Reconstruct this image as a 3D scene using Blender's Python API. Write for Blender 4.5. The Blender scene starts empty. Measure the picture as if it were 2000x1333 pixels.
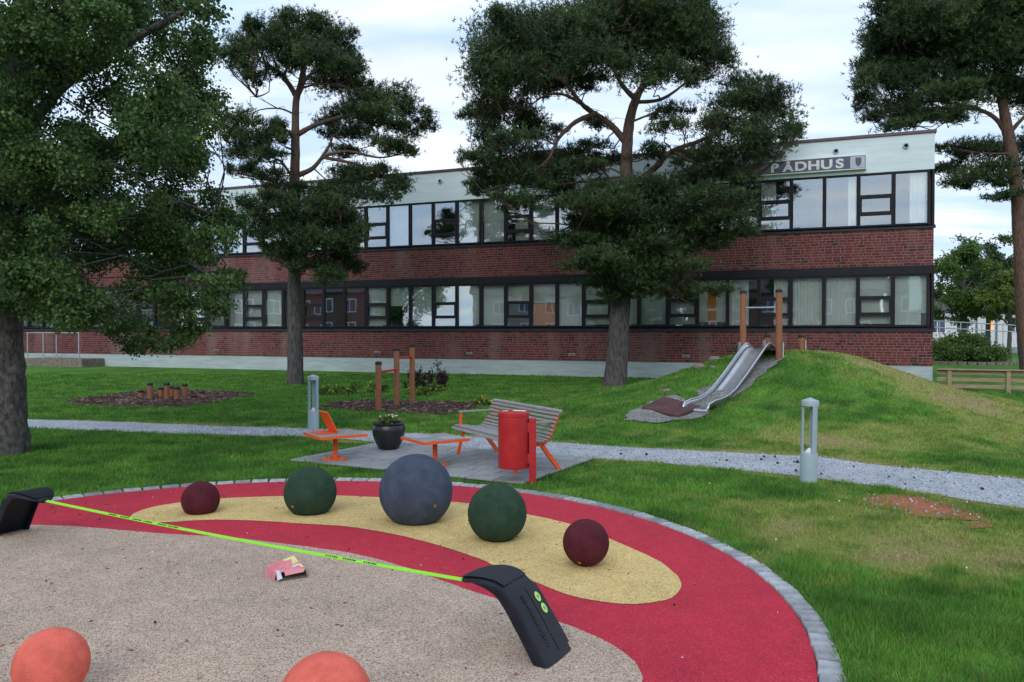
import bpy, bmesh, math, random
import numpy as np
from mathutils import Vector, Matrix, Quaternion

R = math.radians
rnd = random.Random(11)
nrs = np.random.RandomState(3)
scene = bpy.context.scene
C = scene.collection

# ------------------------------------------------------------------ camera, sky, sun, exposure
cd = bpy.data.cameras.new('camera')
cam = bpy.data.objects.new('camera', cd)
C.objects.link(cam)
cd.sensor_width = 23.5
cd.lens = 18.0
cd.clip_start = 0.1
cd.clip_end = 3000
cam.location = (0, 0, 1.8)
cam.rotation_euler = (R(90 - 0.804), 0, 0)
scene.camera = cam

SUN_EL, SUN_AZ = 32.0, 195.0        # veiled sun behind the photographer, a little to the left
world = bpy.data.worlds.new('World')
scene.world = world
world.use_nodes = True
wn, wl = world.node_tree.nodes, world.node_tree.links
wn.clear()
w_out = wn.new('ShaderNodeOutputWorld')
sky = wn.new('ShaderNodeTexSky')
sky.sky_type = 'NISHITA'
sky.sun_disc = False
sky.sun_elevation = R(SUN_EL)
sky.sun_rotation = R(SUN_AZ)
bg_blue = wn.new('ShaderNodeBackground'); bg_blue.inputs['Strength'].default_value = 0.10
wl.new(sky.outputs[0], bg_blue.inputs['Color'])
bg_cloud = wn.new('ShaderNodeBackground'); bg_cloud.inputs['Strength'].default_value = 1.15
tc = wn.new('ShaderNodeTexCoord')
sep = wn.new('ShaderNodeSeparateXYZ'); wl.new(tc.outputs['Generated'], sep.inputs[0])
zc = wn.new('ShaderNodeMath'); zc.operation = 'MAXIMUM'; zc.inputs[1].default_value = 0.0
wl.new(sep.outputs['Z'], zc.inputs[0])
za = wn.new('ShaderNodeMath'); za.operation = 'ADD'; za.inputs[1].default_value = 0.16
wl.new(zc.outputs[0], za.inputs[0])
dx = wn.new('ShaderNodeMath'); dx.operation = 'DIVIDE'; wl.new(sep.outputs['X'], dx.inputs[0]); wl.new(za.outputs[0], dx.inputs[1])
dy = wn.new('ShaderNodeMath'); dy.operation = 'DIVIDE'; wl.new(sep.outputs['Y'], dy.inputs[0]); wl.new(za.outputs[0], dy.inputs[1])
cmb = wn.new('ShaderNodeCombineXYZ'); wl.new(dx.outputs[0], cmb.inputs[0]); wl.new(dy.outputs[0], cmb.inputs[1])
mp = wn.new('ShaderNodeMapping'); mp.inputs['Rotation'].default_value = (0, 0, R(28)); mp.inputs['Scale'].default_value = (0.5, 1.1, 1)
mp.inputs['Location'].default_value = (3.1, 1.7, 0)
wl.new(cmb.outputs[0], mp.inputs['Vector'])
n1 = wn.new('ShaderNodeTexNoise'); n1.inputs['Scale'].default_value = 1.5; n1.inputs['Detail'].default_value = 7; n1.inputs['Roughness'].default_value = 0.55
n1.inputs['Distortion'].default_value = 0.4
wl.new(mp.outputs[0], n1.inputs['Vector'])
cr = wn.new('ShaderNodeValToRGB')
cr.color_ramp.elements[0].position = 0.34; cr.color_ramp.elements[0].color = (0.8, 0.8, 0.8, 1)
cr.color_ramp.elements[1].position = 0.56; cr.color_ramp.elements[1].color = (1, 1, 1, 1)
wl.new(n1.outputs['Fac'], cr.inputs[0])
n2 = wn.new('ShaderNodeTexNoise'); n2.inputs['Scale'].default_value = 3.4; n2.inputs['Detail'].default_value = 6
wl.new(mp.outputs[0], n2.inputs['Vector'])
cr2 = wn.new('ShaderNodeValToRGB')
cr2.color_ramp.elements[0].position = 0.38; cr2.color_ramp.elements[0].color = (0.60, 0.78, 1.04, 1)
cr2.color_ramp.elements[1].position = 0.62; cr2.color_ramp.elements[1].color = (0.90, 0.98, 1.06, 1)
wl.new(n2.outputs['Fac'], cr2.inputs[0])
wl.new(cr2.outputs[0], bg_cloud.inputs['Color'])
mxs = wn.new('ShaderNodeMixShader')
wl.new(cr.outputs[0], mxs.inputs[0]); wl.new(bg_blue.outputs[0], mxs.inputs[1]); wl.new(bg_cloud.outputs[0], mxs.inputs[2])
wl.new(mxs.outputs[0], w_out.inputs['Surface'])

sl = bpy.data.lights.new('sun', 'SUN')
sl.energy = 1.5
sl.angle = R(40)
sl.color = (1.0, 0.95, 0.88)
so = bpy.data.objects.new('sun', sl)
C.objects.link(so)
_az, _el = R(SUN_AZ), R(SUN_EL)
_d = Vector((math.sin(_az) * math.cos(_el), math.cos(_az) * math.cos(_el), math.sin(_el)))
so.rotation_euler = _d.to_track_quat('Z', 'Y').to_euler()

vs = scene.view_settings
scene.display_settings.display_device = 'sRGB'
vs.view_transform = 'Standard'; vs.look = 'None'; vs.exposure = 0.0; vs.gamma = 1.0
vs.use_curve_mapping = False
scene.cycles.max_bounces = 6
scene.cycles.transparent_max_bounces = 12
scene.cycles.use_adaptive_sampling = True

# ------------------------------------------------------------------ materials
MATS = {}
def _base(name):
    m = bpy.data.materials.new(name); m.use_nodes = True
    nt = m.node_tree; p = nt.nodes['Principled BSDF']
    MATS[name] = m
    return m, nt, p

def pmat(name, col, rough=0.6, metal=0.0, var=0.18, scale=8.0, bump=0.0, bscale=60.0, col2=None, spec=0.4, stretch=None, detail=6):
    """painted, moulded or rough surface: base colour broken up by noise, optional fine relief"""
    m, nt, p = _base(name)
    N, L = nt.nodes, nt.links
    tcn = N.new('ShaderNodeTexCoord')
    vec = tcn.outputs['Object']
    if stretch:
        mpn = N.new('ShaderNodeMapping'); mpn.inputs['Scale'].default_value = stretch
        L.new(vec, mpn.inputs['Vector']); vec = mpn.outputs[0]
    no = N.new('ShaderNodeTexNoise'); no.inputs['Scale'].default_value = scale; no.inputs['Detail'].default_value = detail
    no.inputs['Roughness'].default_value = 0.65
    L.new(vec, no.inputs['Vector'])
    rp = N.new('ShaderNodeValToRGB')
    c2 = col2 if col2 else tuple(min(1, c * (1 + var)) for c in col)
    c1 = col if col2 else tuple(c * (1 - var) for c in col)
    rp.color_ramp.elements[0].position = 0.32; rp.color_ramp.elements[0].color = (*c1, 1)
    rp.color_ramp.elements[1].position = 0.68; rp.color_ramp.elements[1].color = (*c2, 1)
    L.new(no.outputs['Fac'], rp.inputs[0])
    L.new(rp.outputs[0], p.inputs['Base Color'])
    p.inputs['Roughness'].default_value = rough
    p.inputs['Metallic'].default_value = metal
    p.inputs['Specular IOR Level'].default_value = spec
    if bump > 0:
        nb = N.new('ShaderNodeTexNoise'); nb.inputs['Scale'].default_value = bscale; nb.inputs['Detail'].default_value = 4
        L.new(vec, nb.inputs['Vector'])
        bp = N.new('ShaderNodeBump'); bp.inputs['Strength'].default_value = bump; bp.inputs['Distance'].default_value = 0.02
        L.new(nb.outputs['Fac'], bp.inputs['Height']); L.new(bp.outputs[0], p.inputs['Normal'])
    return m

def granules(name, cols, cell, rough=0.9, bump=0.5, dirt=0.25):
    """bonded rubber crumb or gravel: coloured grains, each its own tone, with relief"""
    m, nt, p = _base(name)
    N, L = nt.nodes, nt.links
    tcn = N.new('ShaderNodeTexCoord')
    vo = N.new('ShaderNodeTexVoronoi'); vo.inputs['Scale'].default_value = 1.0 / cell
    L.new(tcn.outputs['Object'], vo.inputs['Vector'])
    sp = N.new('ShaderNodeSeparateXYZ'); L.new(vo.outputs['Color'], sp.inputs[0])
    rp = N.new('ShaderNodeValToRGB')
    els = rp.color_ramp.elements
    while len(els) < len(cols): els.new(0.5)
    for i, (pos, c) in enumerate(cols):
        els[i].position = pos; els[i].color = (*c, 1)
    rp.color_ramp.interpolation = 'LINEAR'
    L.new(sp.outputs[0], rp.inputs[0])
    no = N.new('ShaderNodeTexNoise'); no.inputs['Scale'].default_value = 0.9; no.inputs['Detail'].default_value = 7; no.inputs['Roughness'].default_value = 0.7
    L.new(tcn.outputs['Object'], no.inputs['Vector'])
    r2 = N.new('ShaderNodeValToRGB'); r2.color_ramp.elements[0].position = 0.3; r2.color_ramp.elements[1].position = 0.7
    d = 1 - dirt
    r2.color_ramp.elements[0].color = (d, d, d * 1.02, 1); r2.color_ramp.elements[1].color = (1.08, 1.06, 1.04, 1)
    L.new(no.outputs['Fac'], r2.inputs[0])
    mu = N.new('ShaderNodeMix'); mu.data_type = 'RGBA'; mu.blend_type = 'MULTIPLY'; mu.inputs['Factor'].default_value = 1
    L.new(rp.outputs[0], mu.inputs['A']); L.new(r2.outputs[0], mu.inputs['B'])
    # trodden-in dust, scuffs
    n4 = N.new('ShaderNodeTexNoise'); n4.inputs['Scale'].default_value = 6.5; n4.inputs['Detail'].default_value = 9; n4.inputs['Roughness'].default_value = 0.75; n4.inputs['Distortion'].default_value = 0.6
    L.new(tcn.outputs['Object'], n4.inputs['Vector'])
    r4 = N.new('ShaderNodeValToRGB'); r4.color_ramp.elements[0].position = 0.30; r4.color_ramp.elements[1].position = 0.74
    r4.color_ramp.elements[0].color = (1 - dirt * .75, 1 - dirt * .75, 1 - dirt * .7, 1); r4.color_ramp.elements[1].color = (1.10, 1.10, 1.10, 1)
    L.new(n4.outputs['Fac'], r4.inputs[0])
    m4 = N.new('ShaderNodeMix'); m4.data_type = 'RGBA'; m4.blend_type = 'MULTIPLY'; m4.inputs['Factor'].default_value = 1
    L.new(mu.outputs['Result'], m4.inputs['A']); L.new(r4.outputs[0], m4.inputs['B'])
    L.new(m4.outputs['Result'], p.inputs['Base Color'])
    p.inputs['Roughness'].default_value = rough; p.inputs['Specular IOR Level'].default_value = 0.25
    bp = N.new('ShaderNodeBump'); bp.inputs['Strength'].default_value = bump; bp.inputs['Distance'].default_value = cell * 0.6
    L.new(vo.outputs['Distance'], bp.inputs['Height']); bp.invert = True
    L.new(bp.outputs[0], p.inputs['Normal'])
    return m

def attr_mat(name, attr='col', rough=0.7, transl=0.25, spec=0.25, fine=0.0):
    """foliage: colour carried per leaf or blade, some light passes through"""
    m, nt, p = _base(name)
    N, L = nt.nodes, nt.links
    a = N.new('ShaderNodeAttribute'); a.attribute_name = attr
    out = a.outputs['Color']
    if fine:
        tcn = N.new('ShaderNodeTexCoord')
        no = N.new('ShaderNodeTexNoise'); no.inputs['Scale'].default_value = 26; no.inputs['Detail'].default_value = 8; no.inputs['Roughness'].default_value = 0.75
        L.new(tcn.outputs['Object'], no.inputs['Vector'])
        rp = N.new('ShaderNodeValToRGB'); rp.color_ramp.elements[0].position = 0.3; rp.color_ramp.elements[1].position = 0.72
        rp.color_ramp.elements[0].color = (1 - fine, 1 - fine, 1 - fine, 1); rp.color_ramp.elements[1].color = (1 + fine, 1 + fine, 1 + fine, 1)
        L.new(no.outputs['Fac'], rp.inputs[0])
        mu = N.new('ShaderNodeMix'); mu.data_type = 'RGBA'; mu.blend_type = 'MULTIPLY'; mu.inputs['Factor'].default_value = 1
        L.new(out, mu.inputs['A']); L.new(rp.outputs[0], mu.inputs['B']); out = mu.outputs['Result']
        bp = N.new('ShaderNodeBump'); bp.inputs['Strength'].default_value = 0.6; bp.inputs['Distance'].default_value = 0.05
        L.new(no.outputs['Fac'], bp.inputs['Height']); L.new(bp.outputs[0], p.inputs['Normal'])
    L.new(out, p.inputs['Base Color'])
    p.inputs['Roughness'].default_value = rough; p.inputs['Specular IOR Level'].default_value = spec
    if transl > 0:
        t = N.new('ShaderNodeBsdfTranslucent'); L.new(out, t.inputs['Color'])
        mx = N.new('ShaderNodeMixShader'); mx.inputs[0].default_value = transl
        L.new(p.outputs[0], mx.inputs[1]); L.new(t.outputs[0], mx.inputs[2])
        L.new(mx.outputs[0], N['Material Output'].inputs['Surface'])
    return m

def brick_mat():
    m, nt, p = _base('fired_brick')
    N, L = nt.nodes, nt.links
    oi = N.new('ShaderNodeObjectInfo'); ge = N.new('ShaderNodeNewGeometry'); tcn = N.new('ShaderNodeTexCoord')
    ad = N.new('ShaderNodeMath'); ad.operation = 'ADD'; L.new(oi.outputs['Random'], ad.inputs[0]); L.new(ge.outputs['Random Per Island'], ad.inputs[1])
    fr = N.new('ShaderNodeMath'); fr.operation = 'FRACT'; L.new(ad.outputs[0], fr.inputs[0])
    rp = N.new('ShaderNodeValToRGB'); rp.color_ramp.interpolation = 'LINEAR'
    st = [(0.0, (0.040, 0.023, 0.025)), (0.10, (0.066, 0.023, 0.025)), (0.2, (0.112, 0.026, 0.028)), (0.55, (0.142, 0.030, 0.031)), (0.8, (0.165, 0.038, 0.035)), (1.0, (0.135, 0.044, 0.042))]
    while len(rp.color_ramp.elements) < len(st): rp.color_ramp.elements.new(0.5)
    for e, (q, c) in zip(rp.color_ramp.elements, st): e.position = q; e.color = (*c, 1)
    L.new(fr.outputs[0], rp.inputs[0])
    no = N.new('ShaderNodeTexNoise'); no.inputs['Scale'].default_value = 28; no.inputs['Detail'].default_value = 6
    L.new(ge.outputs['Position'], no.inputs['Vector'])
    r2 = N.new('ShaderNodeValToRGB'); r2.color_ramp.elements[0].color = (0.7, 0.7, 0.7, 1); r2.color_ramp.elements[1].color = (1.25, 1.25, 1.25, 1)
    r2.color_ramp.elements[0].position = 0.3; r2.color_ramp.elements[1].position = 0.7
    L.new(no.outputs['Fac'], r2.inputs[0])
    mu = N.new('ShaderNodeMix'); mu.data_type = 'RGBA'; mu.blend_type = 'MULTIPLY'; mu.inputs['Factor'].default_value = 1
    L.new(rp.outputs[0], mu.inputs['A']); L.new(r2.outputs[0], mu.inputs['B'])
    # lime bloom streaks running down the wall
    mpn = N.new('ShaderNodeMapping'); mpn.inputs['Scale'].default_value = (0.9, 0.9, 0.16); L.new(ge.outputs['Position'], mpn.inputs['Vector'])
    n3 = N.new('ShaderNodeTexNoise'); n3.inputs['Scale'].default_value = 1.0; n3.inputs['Detail'].default_value = 5; L.new(mpn.outputs[0], n3.inputs['Vector'])
    r3 = N.new('ShaderNodeValToRGB'); r3.color_ramp.elements[0].position = 0.52; r3.color_ramp.elements[1].position = 0.74
    r3.color_ramp.elements[0].color = (0, 0, 0, 1); r3.color_ramp.elements[1].color = (0.5, 0.5, 0.5, 1); L.new(n3.outputs['Fac'], r3.inputs[0])
    m2 = N.new('ShaderNodeMix'); m2.data_type = 'RGBA'; L.new(r3.outputs[0], m2.inputs['Factor']); L.new(mu.outputs['Result'], m2.inputs['A'])
    m2.inputs['B'].default_value = (0.30, 0.22, 0.21, 1)
    L.new(m2.outputs['Result'], p.inputs['Base Color'])
    p.inputs['Roughness'].default_value = 0.85; p.inputs['Specular IOR Level'].default_value = 0.25
    bp = N.new('ShaderNodeBump'); bp.inputs['Strength'].default_value = 0.3; bp.inputs['Distance'].default_value = 0.006
    L.new(no.outputs['Fac'], bp.inputs['Height']); L.new(bp.outputs[0], p.inputs['Normal'])
    return m

def glass_mat():
    m = bpy.data.materials.new('coated_window_glass'); m.use_nodes = True
    nt = m.node_tree; N, L = nt.nodes, nt.links
    N.remove(N['Principled BSDF'])
    g = N.new('ShaderNodeBsdfGlossy'); g.inputs['Roughness'].default_value = 0.015; g.inputs['Color'].default_value = (0.92, 0.96, 1, 1)
    t = N.new('ShaderNodeBsdfTransparent'); t.inputs['Color'].default_value = (0.97, 1.0, 0.99, 1)
    fz = N.new('ShaderNodeLayerWeight'); fz.inputs['Blend'].default_value = 0.35
    mr = N.new('ShaderNodeMapRange'); mr.inputs['To Min'].default_value = 0.23; mr.inputs['To Max'].default_value = 0.85
    L.new(fz.outputs['Fresnel'], mr.inputs['Value'])
    tcn = N.new('ShaderNodeTexCoord'); no = N.new('ShaderNodeTexNoise'); no.inputs['Scale'].default_value = 1.3; no.inputs['Detail'].default_value = 1
    L.new(tcn.outputs['Object'], no.inputs['Vector'])
    bp = N.new('ShaderNodeBump'); bp.inputs['Strength'].default_value = 0.05; bp.inputs['Distance'].default_value = 0.02
    L.new(no.outputs['Fac'], bp.inputs['Height']); L.new(bp.outputs[0], g.inputs['Normal'])
    mx = N.new('ShaderNodeMixShader'); L.new(mr.outputs[0], mx.inputs[0]); L.new(t.outputs[0], mx.inputs[1]); L.new(g.outputs[0], mx.inputs[2])
    L.new(mx.outputs[0], N['Material Output'].inputs['Surface'])
    MATS['coated_window_glass'] = m
    return m

def emis_mat(name, col, s):
    m = bpy.data.materials.new(name); m.use_nodes = True
    N, L = m.node_tree.nodes, m.node_tree.links
    N.remove(N['Principled BSDF'])
    e = N.new('ShaderNodeEmission'); e.inputs['Color'].default_value = (*col, 1); e.inputs['Strength'].default_value = s
    L.new(e.outputs[0], N['Material Output'].inputs['Surface'])
    return m

M_brick = brick_mat()
M_mortar = pmat('mortar', (0.205, 0.152, 0.148), 0.95, var=0.2, scale=14, bump=0.4, bscale=90)
M_band = pmat('painted_board_marked_concrete', (0.53, 0.62, 0.665), 0.85, scale=2.2, col2=(0.65, 0.74, 0.78), bump=0.15, bscale=9, stretch=(0.35, 1, 3.0))
M_plinth = pmat('plinth_concrete', (0.30, 0.36, 0.38), 0.9, scale=2.0, col2=(0.45, 0.52, 0.54), bump=0.6, bscale=8, stretch=(0.4, 1, 3.2))
M_cap = pmat('brown_roof_metal', (0.085, 0.05, 0.06), 0.45, var=0.2, scale=3)
M_frame = pmat('dark_stained_frame', (0.013, 0.013, 0.019), 0.6, var=0.3, scale=6, spec=0.2)
M_sill = pmat('dark_sill_metal', (0.026, 0.027, 0.038), 0.5, var=0.3, scale=3, spec=0.25)
M_glass = glass_mat()
M_blind = pmat('roller_blind_cloth', (0.80, 0.84, 0.80), 0.9, var=0.06, scale=2)
M_curtain = pmat('white_curtain', (0.84, 0.86, 0.85), 0.9, var=0.06, scale=3)
M_orange_panel = pmat('orange_interior_panel', (0.80, 0.28, 0.03), 0.6, var=0.08)
M_red_panel = pmat('dark_red_interior_panel', (0.10, 0.010, 0.018), 0.6, var=0.15)
M_room = pmat('room_plaster', (0.17, 0.16, 0.14), 0.9, var=0.1, scale=1)
M_roof = pmat('roofing_felt', (0.06, 0.06, 0.065), 0.9, var=0.2, scale=2)
M_white = pmat('white_paint', (0.72, 0.73, 0.72), 0.6, var=0.05, scale=3)
M_galv = pmat('galvanised_steel', (0.42, 0.46, 0.50), 0.45, metal=0.6, var=0.15, scale=12)
M_grey_lamp = pmat('grey_lamp_paint', (0.30, 0.385, 0.435), 0.42, var=0.06, scale=5)
M_steel = pmat('brushed_stainless', (0.55, 0.57, 0.61), 0.30, metal=0.85, var=0.14, scale=5, stretch=(1, 1, 6))
M_orange = pmat('orange_powder_coat', (0.78, 0.105, 0.02), 0.42, var=0.05, scale=5)
M_red_bin = pmat('red_powder_coat', (0.34, 0.016, 0.020), 0.40, scale=7, col2=(0.46, 0.026, 0.03), detail=10)
M_redbar = pmat('red_bar_paint', (0.50, 0.02, 0.02), 0.4, var=0.08)
M_wood_grey = pmat('weathered_grey_wood', (0.19, 0.185, 0.20), 0.8, scale=9, col2=(0.34, 0.33, 0.345), bump=0.4, bscale=30, stretch=(1, 8, 8))
M_wood_post = pmat('oiled_pine_post', (0.19, 0.068, 0.032), 0.65, scale=10, col2=(0.31, 0.125, 0.06), bump=0.25, bscale=25, stretch=(5, 5, 0.6))
M_wood_fence = pmat('weathered_fence_wood', (0.22, 0.155, 0.09), 0.85, scale=6, col2=(0.40, 0.32, 0.21), bump=0.3, bscale=25, stretch=(0.6, 6, 6))
M_wood_deck = pmat('brown_deck_board', (0.075, 0.035, 0.025), 0.8, var=0.3, scale=8)
M_blackcap = pmat('black_rubber_cap', (0.014, 0.014, 0.016), 0.55, var=0.2)
M_blackplastic = pmat('black_moulded_plastic', (0.009, 0.011, 0.018), 0.5, var=0.3, scale=9, bump=0.10, bscale=160, spec=0.3)
M_strap = pmat('lime_webbing', (0.25, 0.68, 0.03), 0.6, var=0.06, scale=40)
M_sticker = pmat('lime_sticker', (0.42, 0.68, 0.14), 0.5, var=0.05)
M_stickermark = pmat('sticker_print', (0.12, 0.30, 0.40), 0.5, var=0.1)
M_pot = pmat('black_glazed_pot', (0.018, 0.019, 0.022), 0.28, var=0.3, scale=6, bump=0.15, bscale=20)
M_soil = pmat('potting_soil', (0.03, 0.02, 0.014), 0.95, var=0.4, scale=30)
M_slab = pmat('paving_slab_concrete', (0.21, 0.225, 0.245), 0.9, scale=5, col2=(0.30, 0.315, 0.335), bump=0.3, bscale=120)
M_stone = pmat('kerb_granite', (0.17, 0.175, 0.19), 0.85, scale=9, col2=(0.31, 0.315, 0.335), bump=0.5, bscale=60)
M_rock = pmat('lichen_rock', (0.12, 0.10, 0.085), 0.9, scale=6, col2=(0.24, 0.21, 0.18), bump=0.6, bscale=14)
M_redrub = granules('red_rubber_crumb', [(0.0, (0.39, 0.016, 0.036)), (0.5, (0.475, 0.024, 0.052)), (0.93, (0.53, 0.036, 0.07)), (1.0, (0.60, 0.12, 0.15))], 0.005, bump=0.35, dirt=0.2)
M_yelrub = granules('yellow_rubber_crumb', [(0.0, (0.40, 0.275, 0.10)), (0.3, (0.64, 0.465, 0.18)), (0.75, (0.72, 0.54, 0.23)), (1.0, (0.78, 0.64, 0.35))], 0.0085, bump=0.7, dirt=0.22)
M_beirub = granules('beige_rubber_crumb', [(0.0, (0.17, 0.105, 0.07)), (0.2, (0.36, 0.26, 0.195)), (0.5, (0.50, 0.385, 0.305)), (0.8, (0.57, 0.455, 0.37)), (1.0, (0.66, 0.55, 0.47))], 0.0065, bump=0.7, dirt=0.22)
M_gravel = granules('blue_grey_gravel', [(0.0, (0.20, 0.222, 0.26)), (0.4, (0.37, 0.41, 0.47)), (0.8, (0.50, 0.54, 0.60)), (1.0, (0.60, 0.63, 0.68))], 0.015, bump=0.7, dirt=0.25)
M_mulch = granules('bark_mulch', [(0.0, (0.018, 0.010, 0.009)), (0.5, (0.062, 0.034, 0.032)), (0.85, (0.12, 0.075, 0.066)), (1.0, (0.24, 0.17, 0.14))], 0.045, bump=1.0, dirt=0.3)
M_earth = granules('orange_bare_earth', [(0.0, (0.24, 0.085, 0.042)), (0.7, (0.40, 0.145, 0.068)), (0.97, (0.44, 0.19, 0.10)), (1.0, (0.42, 0.40, 0.40))], 0.014, bump=0.7, dirt=0.3)
M_dust = granules('dusty_gravel', [(0.0, (0.14, 0.14, 0.138)), (0.4, (0.26, 0.262, 0.26)), (0.8, (0.36, 0.36, 0.355)), (1.0, (0.40, 0.40, 0.40))], 0.03, bump=0.8, dirt=0.4)
M_mat = pmat('red_brown_rubber_mat', (0.085, 0.04, 0.042), 0.9, var=0.3, scale=5, bump=0.4, bscale=80)
M_asphalt = pmat('asphalt', (0.16, 0.165, 0.18), 0.9, var=0.15, scale=0.6, bump=0.2, bscale=40)
def ball_mat(name, c):
    return pmat(name, tuple(x * 0.74 for x in c), 0.85, scale=7, col2=tuple(x * 1.22 + 0.006 for x in c), bump=0.5, bscale=220, spec=0.15, detail=12)
M_ball_green = ball_mat('green_rubber', (0.024, 0.056, 0.034))
M_ball_blue = ball_mat('slate_blue_rubber', (0.056, 0.074, 0.112))
M_ball_maroon = ball_mat('maroon_rubber', (0.082, 0.013, 0.022))
M_ball_orange = ball_mat('orange_red_rubber', (0.76, 0.155, 0.115))
M_plug = pmat('amber_plug', (0.42, 0.16, 0.02), 0.5)
M_bark_pine_low = pmat('grey_pine_bark', (0.075, 0.066, 0.066), 0.95, scale=7, col2=(0.20, 0.185, 0.185), bump=1.0, bscale=12, stretch=(2.2, 2.2, 0.45))
def pine_bark(name, z0, z1):
    # grey plates low on the trunk turning to reddish papery bark higher up
    m, nt, p = _base(name); N, L = nt.nodes, nt.links
    tcn = N.new('ShaderNodeTexCoord'); mpn = N.new('ShaderNodeMapping'); mpn.inputs['Scale'].default_value = (2.2, 2.2, 0.5)
    L.new(tcn.outputs['Object'], mpn.inputs['Vector'])
    no = N.new('ShaderNodeTexNoise'); no.inputs['Scale'].default_value = 8; no.inputs['Detail'].default_value = 9; no.inputs['Roughness'].default_value = 0.7
    L.new(mpn.outputs[0], no.inputs['Vector'])
    ra_ = []
    for c1, c2 in (((0.036, 0.032, 0.034), (0.155, 0.142, 0.145)), ((0.075, 0.045, 0.036), (0.20, 0.125, 0.098))):
        rp = N.new('ShaderNodeValToRGB'); rp.color_ramp.elements[0].position = 0.34; rp.color_ramp.elements[1].position = 0.66
        rp.color_ramp.elements[0].color = (*c1, 1); rp.color_ramp.elements[1].color = (*c2, 1); L.new(no.outputs['Fac'], rp.inputs[0]); ra_.append(rp)
    sp = N.new('ShaderNodeSeparateXYZ'); L.new(tcn.outputs['Object'], sp.inputs[0])
    n2 = N.new('ShaderNodeTexNoise'); n2.inputs['Scale'].default_value = 1.2; L.new(tcn.outputs['Object'], n2.inputs['Vector'])
    ma = N.new('ShaderNodeMath'); ma.operation = 'MULTIPLY_ADD'; ma.inputs[1].default_value = 3.0; L.new(n2.outputs['Fac'], ma.inputs[0]); L.new(sp.outputs['Z'], ma.inputs[2])
    mr = N.new('ShaderNodeMapRange'); mr.inputs['From Min'].default_value = z0 + 1.5; mr.inputs['From Max'].default_value = z1 + 1.5; L.new(ma.outputs[0], mr.inputs['Value'])
    mx = N.new('ShaderNodeMix'); mx.data_type = 'RGBA'; L.new(mr.outputs[0], mx.inputs['Factor']); L.new(ra_[0].outputs[0], mx.inputs['A']); L.new(ra_[1].outputs[0], mx.inputs['B'])
    L.new(mx.outputs['Result'], p.inputs['Base Color']); p.inputs['Roughness'].default_value = 0.95; p.inputs['Specular IOR Level'].default_value = 0.2
    bp = N.new('ShaderNodeBump'); bp.inputs['Strength'].default_value = 1.0; bp.inputs['Distance'].default_value = 0.05
    L.new(no.outputs['Fac'], bp.inputs['Height']); L.new(bp.outputs[0], p.inputs['Normal'])
    return m
M_bark_pine_high = pmat('orange_pine_bark', (0.07, 0.042, 0.034), 0.9, scale=4, col2=(0.155, 0.095, 0.074), bump=0.6, bscale=14, stretch=(2, 2, 0.6))
M_bark_birch = pmat('rough_birch_bark', (0.018, 0.015, 0.014), 0.95, scale=11, col2=(0.15, 0.14, 0.135), bump=1.0, bscale=10, stretch=(1.6, 1.6, 0.9), detail=9)
M_leaf = attr_mat('leaf_green', transl=0.3, rough=0.55, spec=0.35)
M_needle = attr_mat('pine_needle', transl=0.12, rough=0.6, spec=0.25)
M_grass = attr_mat('grass_blade', transl=0.3, rough=0.65, spec=0.2)
M_lawn = attr_mat('lawn_turf', transl=0.0, rough=0.95, spec=0.1, fine=0.45)
M_petal_y = pmat('yellow_petal', (0.62, 0.45, 0.02), 0.6)
M_petal_w = pmat('pale_pink_petal', (0.55, 0.42, 0.42), 0.6)
M_sign_blue = pmat('faded_blue_sign_face', (0.04, 0.065, 0.14), 0.5, scale=3, col2=(0.10, 0.10, 0.14))
M_letter = pmat('weathered_white_letter', (0.45, 0.48, 0.50), 0.5, scale=4, col2=(0.74, 0.76, 0.76))
M_emblem = pmat('pale_emblem_panel', (0.38, 0.42, 0.52), 0.5, var=0.1)
M_shield = pmat('dark_emblem_print', (0.09, 0.07, 0.11), 0.5)
M_carton_pink = pmat('pink_printed_card', (0.62, 0.13, 0.17), 0.5, scale=16, col2=(0.72, 0.30, 0.32))
M_carton_yellow = pmat('yellow_printed_card', (0.72, 0.62, 0.25), 0.5, var=0.08)
M_carton_white = pmat('white_printed_card', (0.60, 0.58, 0.66), 0.5, var=0.1)
M_carton_in = pmat('grey_card_inside', (0.14, 0.12, 0.10), 0.8)
M_dark = pmat('dark_hole', (0.006, 0.006, 0.006), 0.9)
M_lit = emis_mat('lit_window', (1.0, 0.42, 0.12), 1.6)
M_house_white = pmat('white_house_boards', (0.55, 0.57, 0.58), 0.8, var=0.06, scale=2)
M_house_grey = pmat('grey_house_boards', (0.24, 0.24, 0.235), 0.8, var=0.1, scale=2)
M_house_red = pmat('red_house_boards', (0.10, 0.075, 0.065), 0.8, var=0.1, scale=2)
M_tile = pmat('dark_roof_tile', (0.06, 0.055, 0.06), 0.8, var=0.2, scale=3)
M_flag = pmat('white_flag_cloth', (0.72, 0.76, 0.80), 0.8, var=0.04)
M_litter = pmat('litter_speck', (0.62, 0.6, 0.58), 0.7)
M_cone = pmat('dark_cone', (0.03, 0.02, 0.015), 0.9)

# ------------------------------------------------------------------ mesh helpers
def tag(o, label=None, cat=None, group=None, kind=None):
    if label: o['label'] = label
    if cat: o['category'] = cat
    if group: o['group'] = group
    if kind: o['kind'] = kind
    return o

def link(name, me, mat=None, parent=None, loc=None, rot=None):
    o = bpy.data.objects.new(name, me); C.objects.link(o)
    if mat is not None and me is not None and len(me.materials) == 0: me.materials.append(mat)
    if parent: o.parent = parent
    if loc: o.location = loc
    if rot: o.rotation_euler = rot
    return o

def empty(name, loc=(0, 0, 0), rz=0.0):
    o = bpy.data.objects.new(name, None); C.objects.link(o)
    o.location = loc; o.rotation_euler = (0, 0, rz); o.empty_display_size = 0.2
    return o

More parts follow.
